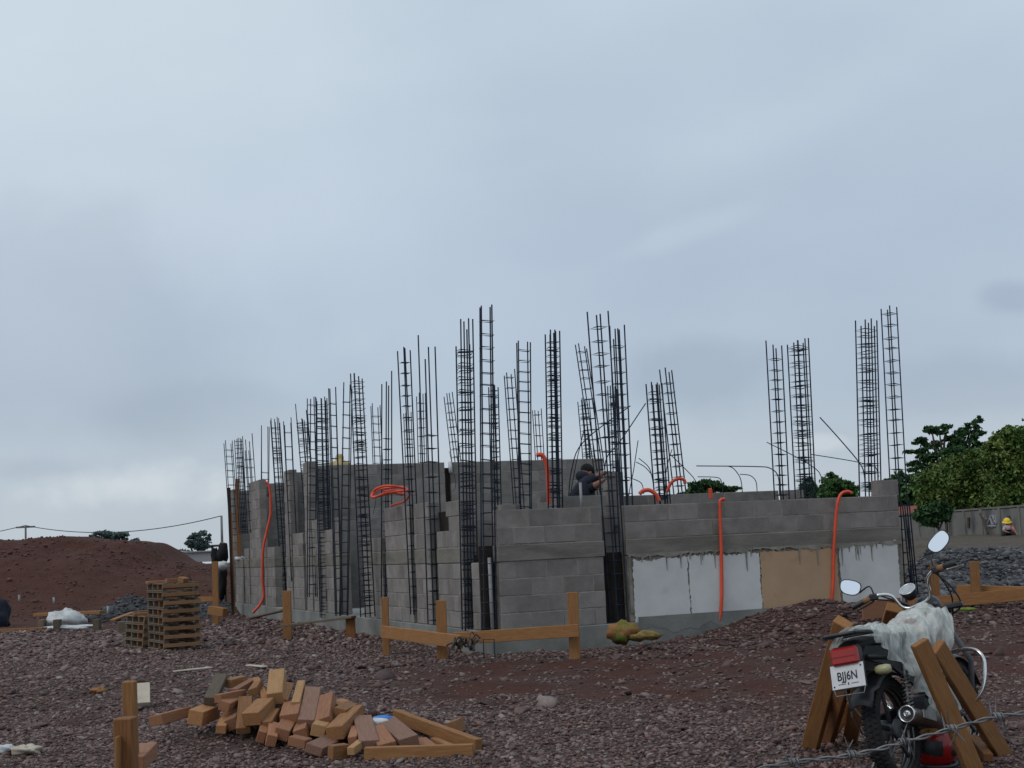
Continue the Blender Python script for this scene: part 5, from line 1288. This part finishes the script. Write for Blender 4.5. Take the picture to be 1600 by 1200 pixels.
# gauge
Mg = Matrix.Translation(sp_(-.045, .03, .20)) @ Matrix.Rotation(R(38), 4, 'X')
q = MB(); q.lathe([(0, -.07), (.035, -.06), (.05, -.03), (.055, 0), (.055, .008), (.050, .010)], BLACKP, 26, Mg); g_ = part('speedometer', q)
q = MB(); q.lathe([(.049, .009), (.045, .009), (0, .006)], GAUGE, 26, Mg); part('dial', q, None, g_)
q = MB(); q.lathe([(.054, .006), (.056, .011), (.049, .013), (.048, .009)], CHROME, 26, Mg); part('bezel', q, None, g_)
q = MB(); q.lathe([(0, .04), (.06, .03), (.085, 0), (.088, -.05), (.06, -.10), (0, -.12)][::-1], BLACKP, 22, Matrix.Translation(sp_(0, .14, .05)) @ Matrix.Rotation(R(-90), 4, 'X')); part('headlamp', q)
for k, (pts_) in enumerate(([(.22, -.08, .22), (.25, .0, .10), (.22, .08, -.02), (.05, .12, -.05)], [(-.24, -.08, .22), (-.16, .06, .16), (-.05, .10, .02)], [(.23, -.07, .21), (.19, .08, .05), (.08, .10, -.15)], [(-.2, -.06, .23), (-.10, .10, .10), (0, .12, -.05)])):
    q = MB(); q.tube(spline([sp_(*p_) for p_ in pts_], 6), .0055, BLACKP, 6); part('cable', q)
q = MB(); q.box(sp_(.10, .10, .0), (.10, .09, .05), BLACKP, Matrix.Rotation(.3, 3, 'Z'), .015); q.box(sp_(.19, .05, .0), (.12, .07, .04), BLACKP, Matrix.Rotation(.2, 3, 'Z'), .012); part('front_turn_signal', q)
# crash bar on the right and left
for e in (-1, 1):
    q = MB(); q.tube(spline([Vector((e * .05, .86, .64)), Vector((e * .22, .84, .66)), Vector((e * .33, .80, .63)), Vector((e * .355, .78, .54)), Vector((e * .30, .74, .38)), Vector((e * .10, .70, .26))], 6), .0125, CHROME, 10); part('crash_bar', q)
for e in (-1, 1):
    q = MB(); q.tube([(e * .10, .42, .30), (e * .24, .42, .29)], .010, STEEL, 8); q.box((e * .25, .42, .30), (.09, .045, .025), BLACKP, None, .006); part('foot_peg', q)
q = MB(); q.tube([(-.12, .35, .30), (-.30, .15, .02)], .012, STEEL, 8); part('side_stand', q); q = MB(); q.tube([(-.10, -.28, .60), (-.11, -.25, .42), (-.16, -.06, .30)], .006, STEEL, 6); part('support_rod', q)
q = MB(); q.tube([(-.16, -.16, .52), (-.10, -.10, .36)], .006, STEEL, 6); part('support_rod', q)
# chain guard
q = MB(); q.box((-.11, .22, .36), (.02, .40, .07), BLACKP, Matrix.Rotation(.06, 3, 'X'), .01); part('chain_guard', q)

# translucent plastic sheet draped over seat, tank and right flank
m, n, l, bs = new_mat('clear_sheeting')
bs.inputs['Base Color'].default_value = (.80, .82, .77, 1); bs.inputs['Roughness'].default_value = .38; bs.inputs['Specular IOR Level'].default_value = .5
tcn = n.new('ShaderNodeTexCoord'); no = n.new('ShaderNodeTexNoise'); no.inputs['Scale'].default_value = 7; no.inputs['Detail'].default_value = 3; no.inputs['Distortion'].default_value = .8; mpp = n.new('ShaderNodeMapping'); mpp.inputs['Scale'].default_value = (2.2, 1.0, .8); l.new(tcn.outputs['Object'], mpp.inputs[0]); l.new(mpp.outputs[0], no.inputs['Vector'])
tr = n.new('ShaderNodeBsdfTransparent'); tr.inputs[0].default_value = (.9, .93, .93, 1); tl = n.new('ShaderNodeBsdfTranslucent'); tl.inputs[0].default_value = (.75, .78, .74, 1)
mr = n.new('ShaderNodeMapRange'); mr.inputs['From Min'].default_value = .42; mr.inputs['From Max'].default_value = .66; mr.inputs['To Min'].default_value = .14; mr.inputs['To Max'].default_value = .72; l.new(no.outputs['Fac'], mr.inputs[0])
m1 = n.new('ShaderNodeMixShader'); m1.inputs[0].default_value = .35; l.new(bs.outputs[0], m1.inputs[1]); l.new(tl.outputs[0], m1.inputs[2])
m2 = n.new('ShaderNodeMixShader'); l.new(mr.outputs[0], m2.inputs[0]); l.new(m1.outputs[0], m2.inputs[1]); l.new(tr.outputs[0], m2.inputs[2])
l.new(m2.outputs[0], n['Material Output'].inputs[0]); CLEAR = m
bp = n.new('ShaderNodeBump'); bp.inputs['Strength'].default_value = .6; bp.inputs['Distance'].default_value = .02
wv = n.new('ShaderNodeTexNoise'); wv.inputs['Scale'].default_value = 9; wv.inputs['Detail'].default_value = 2; wv.inputs['Distortion'].default_value = 1.0; l.new(mpp.outputs[0], wv.inputs['Vector']); l.new(wv.outputs['Fac'], bp.inputs['Height']); l.new(bp.outputs[0], bs.inputs['Normal'])
sv, stt = 90, 80; vs = []; fs = []
def topz(y_): return float(np.interp(y_, [-.30, -.15, .1, .35, .5, .65, .82, .9], [.905, .90, .875, .865, .91, .945, .93, .89]))
def halfw(y_): return float(np.interp(y_, [-.30, 0, .3, .5, .7, .9], [.12, .135, .14, .175, .185, .15]))
def hang(y_): return float(np.interp(y_, [-.30, -.15, 0, .15, .30, .42, .5, .6, .75, .9], [.02, .10, .22, .36, .50, .56, .42, .24, .12, .06]))
for i in range(sv + 1):
    y_ = -.30 + 1.18 * i / sv
    for j in range(stt + 1):
        t_ = j / stt; hw = halfw(y_); h_ = hang(y_); arc = 2.2 * hw + h_; s_ = -1.15 * hw + t_ * (arc + .2 * hw)   # from just left of centre, over, down the right side
        if s_ < hw * .8: x_ = s_; z_ = topz(y_) - (.35 if s_ > 0 else .55) * hw * (s_ / hw) ** 2
        else:
            dd = s_ - hw * .8; rr_ = .05; x_ = hw * .8 + min(dd, rr_) * .8 + .03 * dd; z_ = topz(y_) - .22 * hw - max(0, dd - rr_ * .4)
        fold = math.sin(s_ * 26 + 34 * y_ + 6 * float(vnoise(y_ * 5, s_ * 2, 1, 5))) * .010 + .022 * float(fbm(y_ * 9 + s_ * 5, s_ * 3 - y_ * 2, 1, 77, 3)) * 2 + .030 * float(fbm(y_ * 4, s_ * 4, 1, 80, 2))
        rdg = abs(float(fbm(y_ * 7 + s_ * 2.5, s_ * 1.2 - y_ * 3, 1, 61, 3))); fold += (.05 * (.28 - min(rdg, .28)) / .28 - .02)
        amp = .6 + 1.2 * max(0, (s_ - hw) / .4)
        yy_ = y_ + .018 * float(fbm(y_ * 6, s_ * 7, 1, 90)) - .10 * max(0, s_ - hw)
        x_ += fold * amp + .012; z_ += fold * (.8 if s_ < hw else .2) + .012
        vs.append((x_, yy_, z_))
for i in range(sv):
    for j in range(stt): a_ = i * (stt + 1) + j; fs.append([a_, a_ + 1, a_ + stt + 2, a_ + stt + 1])
q = MB(); q.add([KM @ Vector(v) for v in vs], fs, CLEAR, True); o = q.build('plastic_cover'); tag(o, 'translucent white plastic sheet draped over the motorcycle seat and tank', 'plastic sheet')
lump('plastic_knot', KM @ Vector((.20, .36, .34)), (.075, .07, .05), CLEAR, 'gathered end of clear plastic bunched on the footpeg', 'plastic sheet', 21, 22, 12, .6)
# helmet on the ground beside the wheel
hc = P(1462, 1166, 8.85); hc.z = gz(hc.x, hc.y) + .135
HM = Matrix.Translation(hc) @ Matrix.Rotation(R(125), 4, 'Z') @ Matrix.Rotation(R(-6), 4, 'Y')
he = empty('helmet', mtx=HM, label='red full-face helmet with black and yellow flame graphics on the ground by the rear wheel', cat='helmet')
m, n, l, bs = new_mat('flame_graphic'); t = n.new('ShaderNodeTexCoord'); mp = n.new('ShaderNodeMapping'); mp.inputs['Scale'].default_value = (1, 1, 1); l.new(t.outputs['Object'], mp.inputs[0])
no = n.new('ShaderNodeTexNoise'); no.inputs['Scale'].default_value = 11; no.inputs['Distortion'].default_value = 1.2; l.new(mp.outputs[0], no.inputs[0])
sx_ = n.new('ShaderNodeSeparateXYZ'); l.new(t.outputs['Object'], sx_.inputs[0])
mm_ = n.new('ShaderNodeMath'); mm_.operation = 'MULTIPLY_ADD'; mm_.inputs[1].default_value = .10; l.new(no.outputs['Fac'], mm_.inputs[0]); l.new(sx_.outputs['Z'], mm_.inputs[2])
rp = n.new('ShaderNodeValToRGB'); l.new(mm_.outputs[0], rp.inputs[0]); cr = rp.color_ramp; cr.interpolation = 'LINEAR'
cr.elements[0].position = .11; cr.elements[0].color = (.28, .006, .006, 1); cr.elements[1].position = .180; cr.elements[1].color = (.75, .5, .12, 1)
for p_, c_2 in ((.140, (.30, .007, .007, 1)), (.147, (.5, .45, .42, 1)), (.154, (.32, .03, .01, 1)), (.166, (.6, .28, .05, 1))): e = cr.elements.new(p_); e.color = c_2
l.new(rp.outputs[0], bs.inputs['Base Color']); bs.inputs['Roughness'].default_value = .25; FL = m
q = MB(); q.ball((0, 0, 0), (.125, .15, .135), FL, 32, 22, lambda d: 1 + (.10 * max(0, d.y) * max(0, -d.z) * 2) - (.04 if d.z < -.8 else 0)); q.build('shell', he)
q = MB(); vs = []; fs = []
for i in range(13):
    a_ = R(-62 + 124 * i / 12)
    for j in range(5): e_ = R(-14 + 38 * j / 4); vs.append((.129 * math.sin(a_) * math.cos(e_), .155 * math.cos(a_) * math.cos(e_), .14 * math.sin(e_)))
for i in range(12):
    for j in range(4): fs.append([i * 5 + j, i * 5 + j + 1, (i + 1) * 5 + j + 1, (i + 1) * 5 + j])
q.add(vs, fs, BLACKP, True); q.build('visor', he)
q = MB(); q.lathe([(.0, .01), (.03, .008), (.038, 0), (.038, -.01)], BLACKP, 18, Matrix.Translation((-.118, -.02, -.005)) @ Matrix.Rotation(-math.pi / 2, 4, 'Y')); q.build('vent_disc', he)
q = MB(); q.tube([Vector((.112 * math.cos(a_), .138 * math.sin(a_), -.10)) for a_ in np.linspace(0, 2 * math.pi, 30)[:-1]], .012, BLACKP, 8, True); q.build('rim_trim', he)

# propping timbers round the motorcycle
def prop_t(x0, y0, Y0, x1, y1, w_, h_, m_, lb, upv=(0, -1, .3)):
    a = P(x0, y0, Y0); b = G(x1, y1); q = timber('propping_timber', a, b + (b - a).normalized() * .03, w_, h_, m_, upv=upv, bev=.005); tag(q, lb, 'timber', 'timbers propping the motorcycle')
prop_t(1436, 1003, 8.35, 1527, 1215, .105, .05, W_NEW, 'nearer timber crossing the plastic sheet on the right', (.25, -1, .1))
prop_t(1463, 1010, 8.75, 1568, 1180, .11, .055, W_NEW, 'farther timber on the right, its foot beyond the barbed wire', (.4, -1, .1))
prop_t(1318, 972, 8.9, 1266, 1168, .11, .07, W_NEW, 'outer left timber with its cut top left of the tail rack', (-.5, -1, .1))
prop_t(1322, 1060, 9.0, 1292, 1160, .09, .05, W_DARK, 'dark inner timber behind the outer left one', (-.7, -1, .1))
prop_t(1345, 1070, 8.9, 1328, 1158, .10, .05, W_NEW, 'short stout timber just left of the rear tyre', (-.3, -1, .1))
prop_t(1352, 1068, 9.3, 1300, 1150, .06, .05, W_NEW, 'thin slanting timber under the number plate', (-.3, -1, .1))
prop_t(1398, 950, 9.75, 1350, 1100, .11, .06, W_NEW, 'timber on the far side with its top beneath the gauge', (-.2, -1, .1))
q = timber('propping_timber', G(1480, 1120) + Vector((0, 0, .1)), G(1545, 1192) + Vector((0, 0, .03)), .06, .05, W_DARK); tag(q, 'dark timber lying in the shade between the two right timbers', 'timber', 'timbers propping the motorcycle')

# ------------------------------------------------------------------ barbed wire close to the camera
bw = empty('barbed_wire', label='two-strand twisted barbed wire crossing the bottom right corner near the camera', cat='wire')
path = spline([P(1120, 1222, 2.5), P(1210, 1196, 2.5), P(1330, 1180, 2.5), P(1413, 1160, 2.5), P(1487, 1139, 2.5), P(1560, 1120, 2.5), P(1680, 1104, 2.5)], 40)
for ph in (0, math.pi):
    pts_ = []; L_ = 0
    for i, p_ in enumerate(path):
        if i: L_ += (path[i] - path[i - 1]).length
        a_ = L_ / .035 * 2 * math.pi * .5 + ph; pts_.append(p_ + Vector((0, math.cos(a_), math.sin(a_))) * .0026)
    q = MB(); q.tube(pts_, .0019, GALV, 8); q.build('strand', bw)
rs = random.Random(3)
for (bx, by) in ((1240, 1191), (1331, 1179), (1413, 1160), (1487, 1139), (1560, 1120), (1640, 1108)):
    c0 = P(bx, by, 2.5)
    for k in range(2):
        q = MB(); hel = []
        for i in range(22): a_ = i / 22 * 2 * math.pi * 1.6 + k; hel.append(c0 + Vector(((i / 22 - .5) * .012 + k * .006 - .003, .0062 * math.cos(a_), .0062 * math.sin(a_))))
        d1 = Vector((rs.uniform(-.6, .6), rs.uniform(-.4, .4), rs.choice((-1, 1)) * 1)).normalized(); d2 = Vector((rs.uniform(-.8, .8), rs.uniform(-.4, .4), -d1.z)).normalized()
        pts_ = [hel[0] + d1 * .028, hel[0] + d1 * .006] + hel + [hel[-1] + d2 * .006, hel[-1] + d2 * .028]
        q.tube(pts_, .0017, GALV, 6, rr=[.0006] + [.0017] * (len(pts_) - 2) + [.0006]); q.build('barb', bw)

# ------------------------------------------------------------------ far boundary wall, graffiti
wl = empty('boundary_wall', label='long grey concrete boundary wall with scrawled graffiti on the far right', cat='wall')
p0, p1 = P(1395, 806, 76), P(1740, 781, 52)
a = Vector((p0.x, p0.y, 0)); b = Vector((p1.x, p1.y, 0)); zt0, zt1 = p0.z, p1.z; nseg = 12
for k in range(nseg):
    t0, t1 = k / nseg, (k + 1) / nseg; A = a.lerp(b, t0); Bq = a.lerp(b, t1); zt = zt0 + (zt1 - zt0) * (t0 + t1) / 2
    dd = (Bq - A).normalized(); q = MB(); q.beam(A + dd * .02 + Vector((0, 0, zt / 2 - .2)), Bq - dd * .02 + Vector((0, 0, zt / 2 - .2)), .14, zt + .3, PILEGREY); q.build('wall_panel', wl)
    q = MB(); q.beam(Vector((A.x, A.y, -.3)), Vector((A.x, A.y, zt + .02)), .22, .22, PILEGREY, (1, 0, 0)); q.build('wall_post', wl)
q = MB(); q.beam(a + Vector((0, 0, zt0 + .03)), b + Vector((0, 0, zt1 + .03)), .2, .08, PILEGREY); q.build('coping', wl)
nrm = Vector(((b - a).y, -(b - a).x, 0)).normalized(); nrm = nrm if nrm.y < 0 else -nrm
GR = mat('pale_spray_paint', (.22, .23, .26), (.28, .29, .32), .9, 20)
def onwall(px, py):
    d = ray(px, py); o_ = Vector((0, 0, EYE)); pt = a + nrm * .085; t_ = (pt - o_).dot(nrm) / d.dot(nrm); return o_ + d * t_
q = MB()
for st_ in ([(1536, 805), (1541, 822), (1548, 806)], [(1541, 810), (1540, 820), (1552, 823)], [(1547, 808), (1552, 820), (1555, 806)], [(1551, 805), (1557, 818), (1556, 806)], [(1535, 806), (1537, 818)], [(1545, 822), (1556, 822)]):
    q.tube(spline([onwall(*s_) for s_ in st_], 5), .05, GR, 5)
o = q.build('graffiti', wl)
for pts_, lb in (([(1540, 802), (1546, 815), (1553, 838)], 'pole leaning on the boundary wall beside the graffiti'), ([(1484, 800), (1486, 812), (1488, 832)], 'upright bare stick against the boundary wall'), ([(1585, 806), (1588, 820)], 'dark stick leaning on the wall right of the seated worker'), ([(1522, 808), (1522, 825)], 'rust-dark post stub against the boundary wall')):
    w = [onwall(*s_) + nrm * .25 for s_ in pts_]; q = MB(); q.tube(spline(w, 4), .07, BARK, 6); tag(q.build('leaning_pole'), lb, 'pole')

# small far roof, utility poles and cable
hs = empty('far_house', label='low pale house with a reddish roof behind the boundary wall', cat='house')
RT = mat('red_tiles', (.20, .07, .055), (.28, .11, .085), .9, 3)
q = MB(); A = P(1405, 800, 82); Bq = P(1442, 800, 82); q.beam(A + Vector((0, 2, -1.2)), Bq + Vector((0, 2, -1.2)), 3, 3.0, PVC); q.build('wall', hs)
q = MB(); A = P(1403, 795, 81); Bq = P(1444, 793, 81); q.beam(A + Vector((0, .6, -.15)), Bq + Vector((0, .6, -.15)), 1.2, .12, RT, (0, -.45, 1)); q.build('roof', hs)
hs = empty('far_shed', label='long low white shed far behind the earth mound on the left', cat='shed')
q = MB(); A = P(297, 871, 110); Bq = P(345, 869, 110); q.beam(A, Bq, 3, .75, PVC); q.build('wall', hs)
q = MB(); q.beam(A + Vector((0, 0, .41)), Bq + Vector((0, 0, .41)), 3.3, .1, PVC); q.build('roof', hs)
hs = empty('far_shed', label='small grey shed left of the long white shed', cat='shed')
q = MB(); A = P(262, 872, 112); Bq = P(292, 874, 112); q.beam(A, Bq, 3, 1.0, PILEGREY); q.build('wall', hs); q = MB(); q.beam(A + Vector((0, 0, .55)), Bq + Vector((0, 0, .55)), 3.4, .12, PVC); q.build('roof', hs)
def upole(px, yt, yb, Y, label, arm=True):
    g = empty('utility_pole', label=label, cat='pole'); t_ = P(px, yt, Y); q = MB(); q.tube([(t_.x, t_.y, -.2), tuple(t_)], .09, PILEGREY, 8, rr=[.10, .07]); q.build('mast', g)
    if arm: q = MB(); q.beam((t_.x - .7, t_.y, t_.z - .12), (t_.x + .7, t_.y, t_.z - .12), .12, .12, PILEGREY); q.build('crossarm', g)
    return t_
ta = upole(40, 821, 845, 105, 'short utility pole with crossarm behind the mound crest on the left'); tb = upole(346, 806, 860, 88, 'plain utility pole just left of the building', False)
def wire(a, b, sag, label):
    pts_ = [Vector(a).lerp(Vector(b), i / 20) - Vector((0, 0, sag * 4 * (i / 20) * (1 - i / 20))) for i in range(21)]
    q = MB(); q.tube(pts_, .028, SOILDARK, 5); tag(q.build('overhead_cable'), label, 'cable')
wire(ta, tb, .75, 'sagging overhead cable between the two utility poles'); wire(P(-160, 860, 112), ta, .1, 'overhead cable leaving the picture on the left')
# elevated yellow thing behind the rear wall : water tank
wt = empty('water_tank', label='small yellow tank top showing above the rear block wall', cat='tank')
c0 = P(531, 727, 30); q = MB(); q.lathe([(0, .24), (.07, .23), (.09, .17), (.085, .10), (.20, .07), (.24, .0), (.24, -.5)][::-1], mat('ochre_plastic', (.34, .26, .12), (.48, .38, .18), .6, 9), 20, Matrix.Translation(c0)); q.build('tank_body', wt)
q = MB(); q.tube([(c0.x, c0.y, 0), (c0.x, c0.y, c0.z - .45)], .12, PILEGREY, 8); q.build('stand', wt)

# ------------------------------------------------------------------ trees
def leaf_cloud(centres, radii, n_per, size, hol=.35, seed=1, squash=1.0):
    g = np.random.default_rng(seed); P_ = []
    for c0, r0, k in zip(centres, radii, n_per):
        # sub clumps on the blob shell
        kc = max(5, k // 60); d = g.normal(size=(kc, 3)); d /= np.linalg.norm(d, axis=1)[:, None]
        rr_ = g.uniform(.5, 1.28, kc)[:, None]; cc_ = np.array(c0) + d * rr_ * np.array(r0)
        idx = g.integers(0, kc, k); s_ = np.array(r0) * .22
        P_.append(cc_[idx] + g.normal(size=(k, 3)) * s_ * np.array([1, 1, .7]))
    p = np.concatenate(P_); k = len(p)
    sz = size * g.uniform(.6, 1.35, k); d1 = g.normal(size=(k, 3)); d1 /= np.linalg.norm(d1, axis=1)[:, None]
    d2 = np.cross(d1, g.normal(size=(k, 3))); d2 /= np.linalg.norm(d2, axis=1)[:, None]
    a_ = d1 * sz[:, None]; b_ = d2 * sz[:, None] * .55
    co = np.stack([p - a_, p - b_ + a_ * .1, p + a_, p + b_ + a_ * .1], 1).reshape(-1, 3)
    return co, k
def tree(name, base, blobs, trunk_r, leaf, m, n_leaf, label, seed, stems=1, cat='tree', branches=True):
    g = empty(name, loc=base, label=label, cat=cat); b0 = Vector(base)
    cs = [Vector(c_) - b0 for c_, _ in blobs]; rs_ = [r_ for _, r_ in blobs]
    vol = [r_[0] * r_[2] for r_ in rs_]; tot = sum(vol); npn = [max(60, int(n_leaf * v_ / tot)) for v_ in vol]
    co, k = leaf_cloud([tuple(c_) for c_ in cs], rs_, npn, leaf, seed=seed)
    me = bpy.data.meshes.new('crown'); fc = np.arange(k * 4).reshape(-1, 4)
    me.vertices.add(k * 4); me.vertices.foreach_set('co', co.ravel()); me.loops.add(k * 4); me.loops.foreach_set('vertex_index', fc.ravel().astype(np.int32))
    me.polygons.add(k); me.polygons.foreach_set('loop_start', np.arange(0, k * 4, 4, dtype=np.int32)); me.polygons.foreach_set('loop_total', np.full(k, 4, np.int32)); me.update(); me.materials.append(m)
    link('crown', me, g)
    cen = sum(cs, Vector()) / len(cs); fork = Vector((cen.x * .3, cen.y * .3, max(.4, cen.z * .45)))
    q = MB(); q.tube([(0, 0, -.3), tuple(fork * .5), tuple(fork)], trunk_r, BARK, 8, rr=[trunk_r * 1.3, trunk_r, trunk_r * .8]); q.build('trunk', g)
    if branches:
        rr = random.Random(seed)
        for c_ in cs:
            q = MB(); mid = fork.lerp(c_, .5) + Vector((rr.uniform(-.2, .2), rr.uniform(-.2, .2), .1)); q.tube(spline([fork, mid, c_ * .98 + Vector((0, 0, .15))], 4), trunk_r * .4, BARK, 6, rr=[trunk_r * (.6 - .5 * i / 8) for i in range(9)]); q.build('limb', g)
    return g
def blob(px, py, Y, rx, rz): return (tuple(P(px, py, Y)), (rx / F * Y, rx / F * Y * .9, rz / F * Y))
def base_at(px, Y): q = P(px, 800, Y); return (q.x, q.y, gz(q.x, q.y) - .1)
# tall spreading dark tree
T = [(1455, 670, 12, 3), (1468, 676, 14, 5), (1478, 668, 8, 4), (1440, 690, 14, 4), (1456, 695, 14, 5), (1430, 704, 13, 4), (1447, 712, 14, 5), (1432, 724, 11, 3), (1450, 730, 16, 5), (1498, 672, 10, 5), (1508, 680, 14, 6), (1520, 666, 9, 5), (1529, 654, 6, 5), (1532, 676, 9, 4), (1485, 690, 18, 8), (1492, 708, 26, 9), (1470, 718, 22, 8), (1460, 745, 18, 6), (1520, 698, 20, 9), (1482, 738, 24, 12), (1510, 725, 20, 12), (1425, 734, 8, 3)]
tree('spreading_tree', base_at(1480, 84), [blob(x_, y_, 84, a_, b_) for x_, y_, a_, b_ in T], .28, .15, LEAF_DARK, 9500, 'dark tree with spreading layered branches rising above the olive crowns', 4)
T = [(1500, 760, 44, 36), (1466, 772, 30, 28), (1535, 738, 32, 30), (1490, 735, 24, 20), (1550, 770, 40, 36), (1520, 785, 40, 22), (1452, 788, 18, 18), (1520, 712, 14, 8), (1545, 704, 12, 8), (1478, 722, 10, 8), (1460, 742, 10, 8), (1506, 718, 10, 7)]
tree('bushy_tree', base_at(1510, 74), [blob(x_, y_, 74, a_, b_) for x_, y_, a_, b_ in T], .3, .105, LEAF_OLIVE, 30000, 'bushy olive green tree with brownish flower tufts behind the boundary wall', 5)
T = [(1590, 722, 36, 38), (1562, 704, 22, 20), (1552, 686, 8, 5), (1546, 692, 7, 5), (1572, 680, 8, 8), (1580, 668, 7, 7), (1592, 672, 9, 8), (1568, 690, 10, 7), (1620, 750, 50, 50), (1585, 690, 26, 20), (1660, 710, 50, 50), (1600, 780, 50, 24)]
tree('bushy_tree', base_at(1610, 70), [blob(x_, y_, 70, a_, b_) for x_, y_, a_, b_ in T], .3, .105, LEAF_OLIVE, 26000, 'dense tree with upright tips cut off by the right picture edge', 6)
T = [(1418, 765, 22, 22), (1435, 755, 18, 16), (1400, 770, 14, 16), (1425, 785, 22, 12), (1385, 765, 14, 14)]
tree('round_tree', base_at(1415, 95), [blob(x_, y_, 95, a_, b_) for x_, y_, a_, b_ in T], .22, .2, LEAF_GREEN, 5500, 'round green tree just right of the rightmost rebar cage', 7)
T = [(1460, 797, 16, 11), (1448, 806, 14, 9), (1472, 806, 14, 10), (1456, 813, 14, 7), (1480, 800, 8, 6)]
tree('small_tree', base_at(1466, 58), [blob(x_, y_, 58, a_, b_) for x_, y_, a_, b_ in T], .07, .11, LEAF_DARK, 4200, 'small dark leafed tree growing before the boundary wall', 8)
T = [(1090, 764, 18, 8), (1108, 757, 12, 6), (1120, 760, 14, 7), (1135, 766, 12, 6), (1075, 771, 12, 5), (1098, 756, 8, 4)]
tree('distant_tree', base_at(1108, 105), [blob(x_, y_, 105, a_, b_) for x_, y_, a_, b_ in T], .2, .2, LEAF_DARK, 3200, 'dark green treetop above the middle of the plastered wall', 9)
T = [(1300, 755, 14, 10), (1315, 762, 16, 12), (1296, 768, 16, 10), (1328, 768, 10, 8)]
tree('distant_tree', base_at(1308, 100), [blob(x_, y_, 100, a_, b_) for x_, y_, a_, b_ in T], .2, .2, LEAF_GREEN, 3200, 'rounded green treetop left of the orange hose on the beige panel', 10)
T = [(1264, 758, 9, 12), (1270, 770, 12, 10), (1256, 772, 10, 8)]
tree('distant_tree', base_at(1264, 104), [blob(x_, y_, 104, a_, b_) for x_, y_, a_, b_ in T], .2, .2, LEAF_DARK, 1800, 'narrow dark treetop behind the knotted rebar cage', 11)
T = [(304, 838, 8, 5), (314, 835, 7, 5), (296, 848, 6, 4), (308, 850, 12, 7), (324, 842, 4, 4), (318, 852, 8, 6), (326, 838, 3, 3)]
tree('distant_tree', base_at(310, 120), [blob(x_, y_, 120, a_, b_) for x_, y_, a_, b_ in T], .25, .13, LEAF_HAZE, 4500, 'lone tree far off left of the building, tinted haze blue', 12)
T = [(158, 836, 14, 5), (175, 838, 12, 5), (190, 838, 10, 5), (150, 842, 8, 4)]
tree('distant_tree', base_at(170, 110), [blob(x_, y_, 110, a_, b_) for x_, y_, a_, b_ in T], .2, .16, LEAF_HAZE, 2400, 'treetop peeking over the crest of the red mound', 13)
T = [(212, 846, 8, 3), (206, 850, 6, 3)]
tree('distant_bush', base_at(210, 115), [blob(x_, y_, 115, a_, b_) for x_, y_, a_, b_ in T], .1, .16, LEAF_HAZE, 600, 'tiny bush right of the treetop on the mound crest', 14, cat='bush')
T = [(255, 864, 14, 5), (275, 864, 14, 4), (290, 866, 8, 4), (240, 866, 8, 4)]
tree('distant_bush', base_at(265, 125), [blob(x_, y_, 125, a_, b_) for x_, y_, a_, b_ in T], .1, .2, LEAF_HAZE, 1800, 'low row of far bushes above the falling end of the mound', 15, cat='bush')
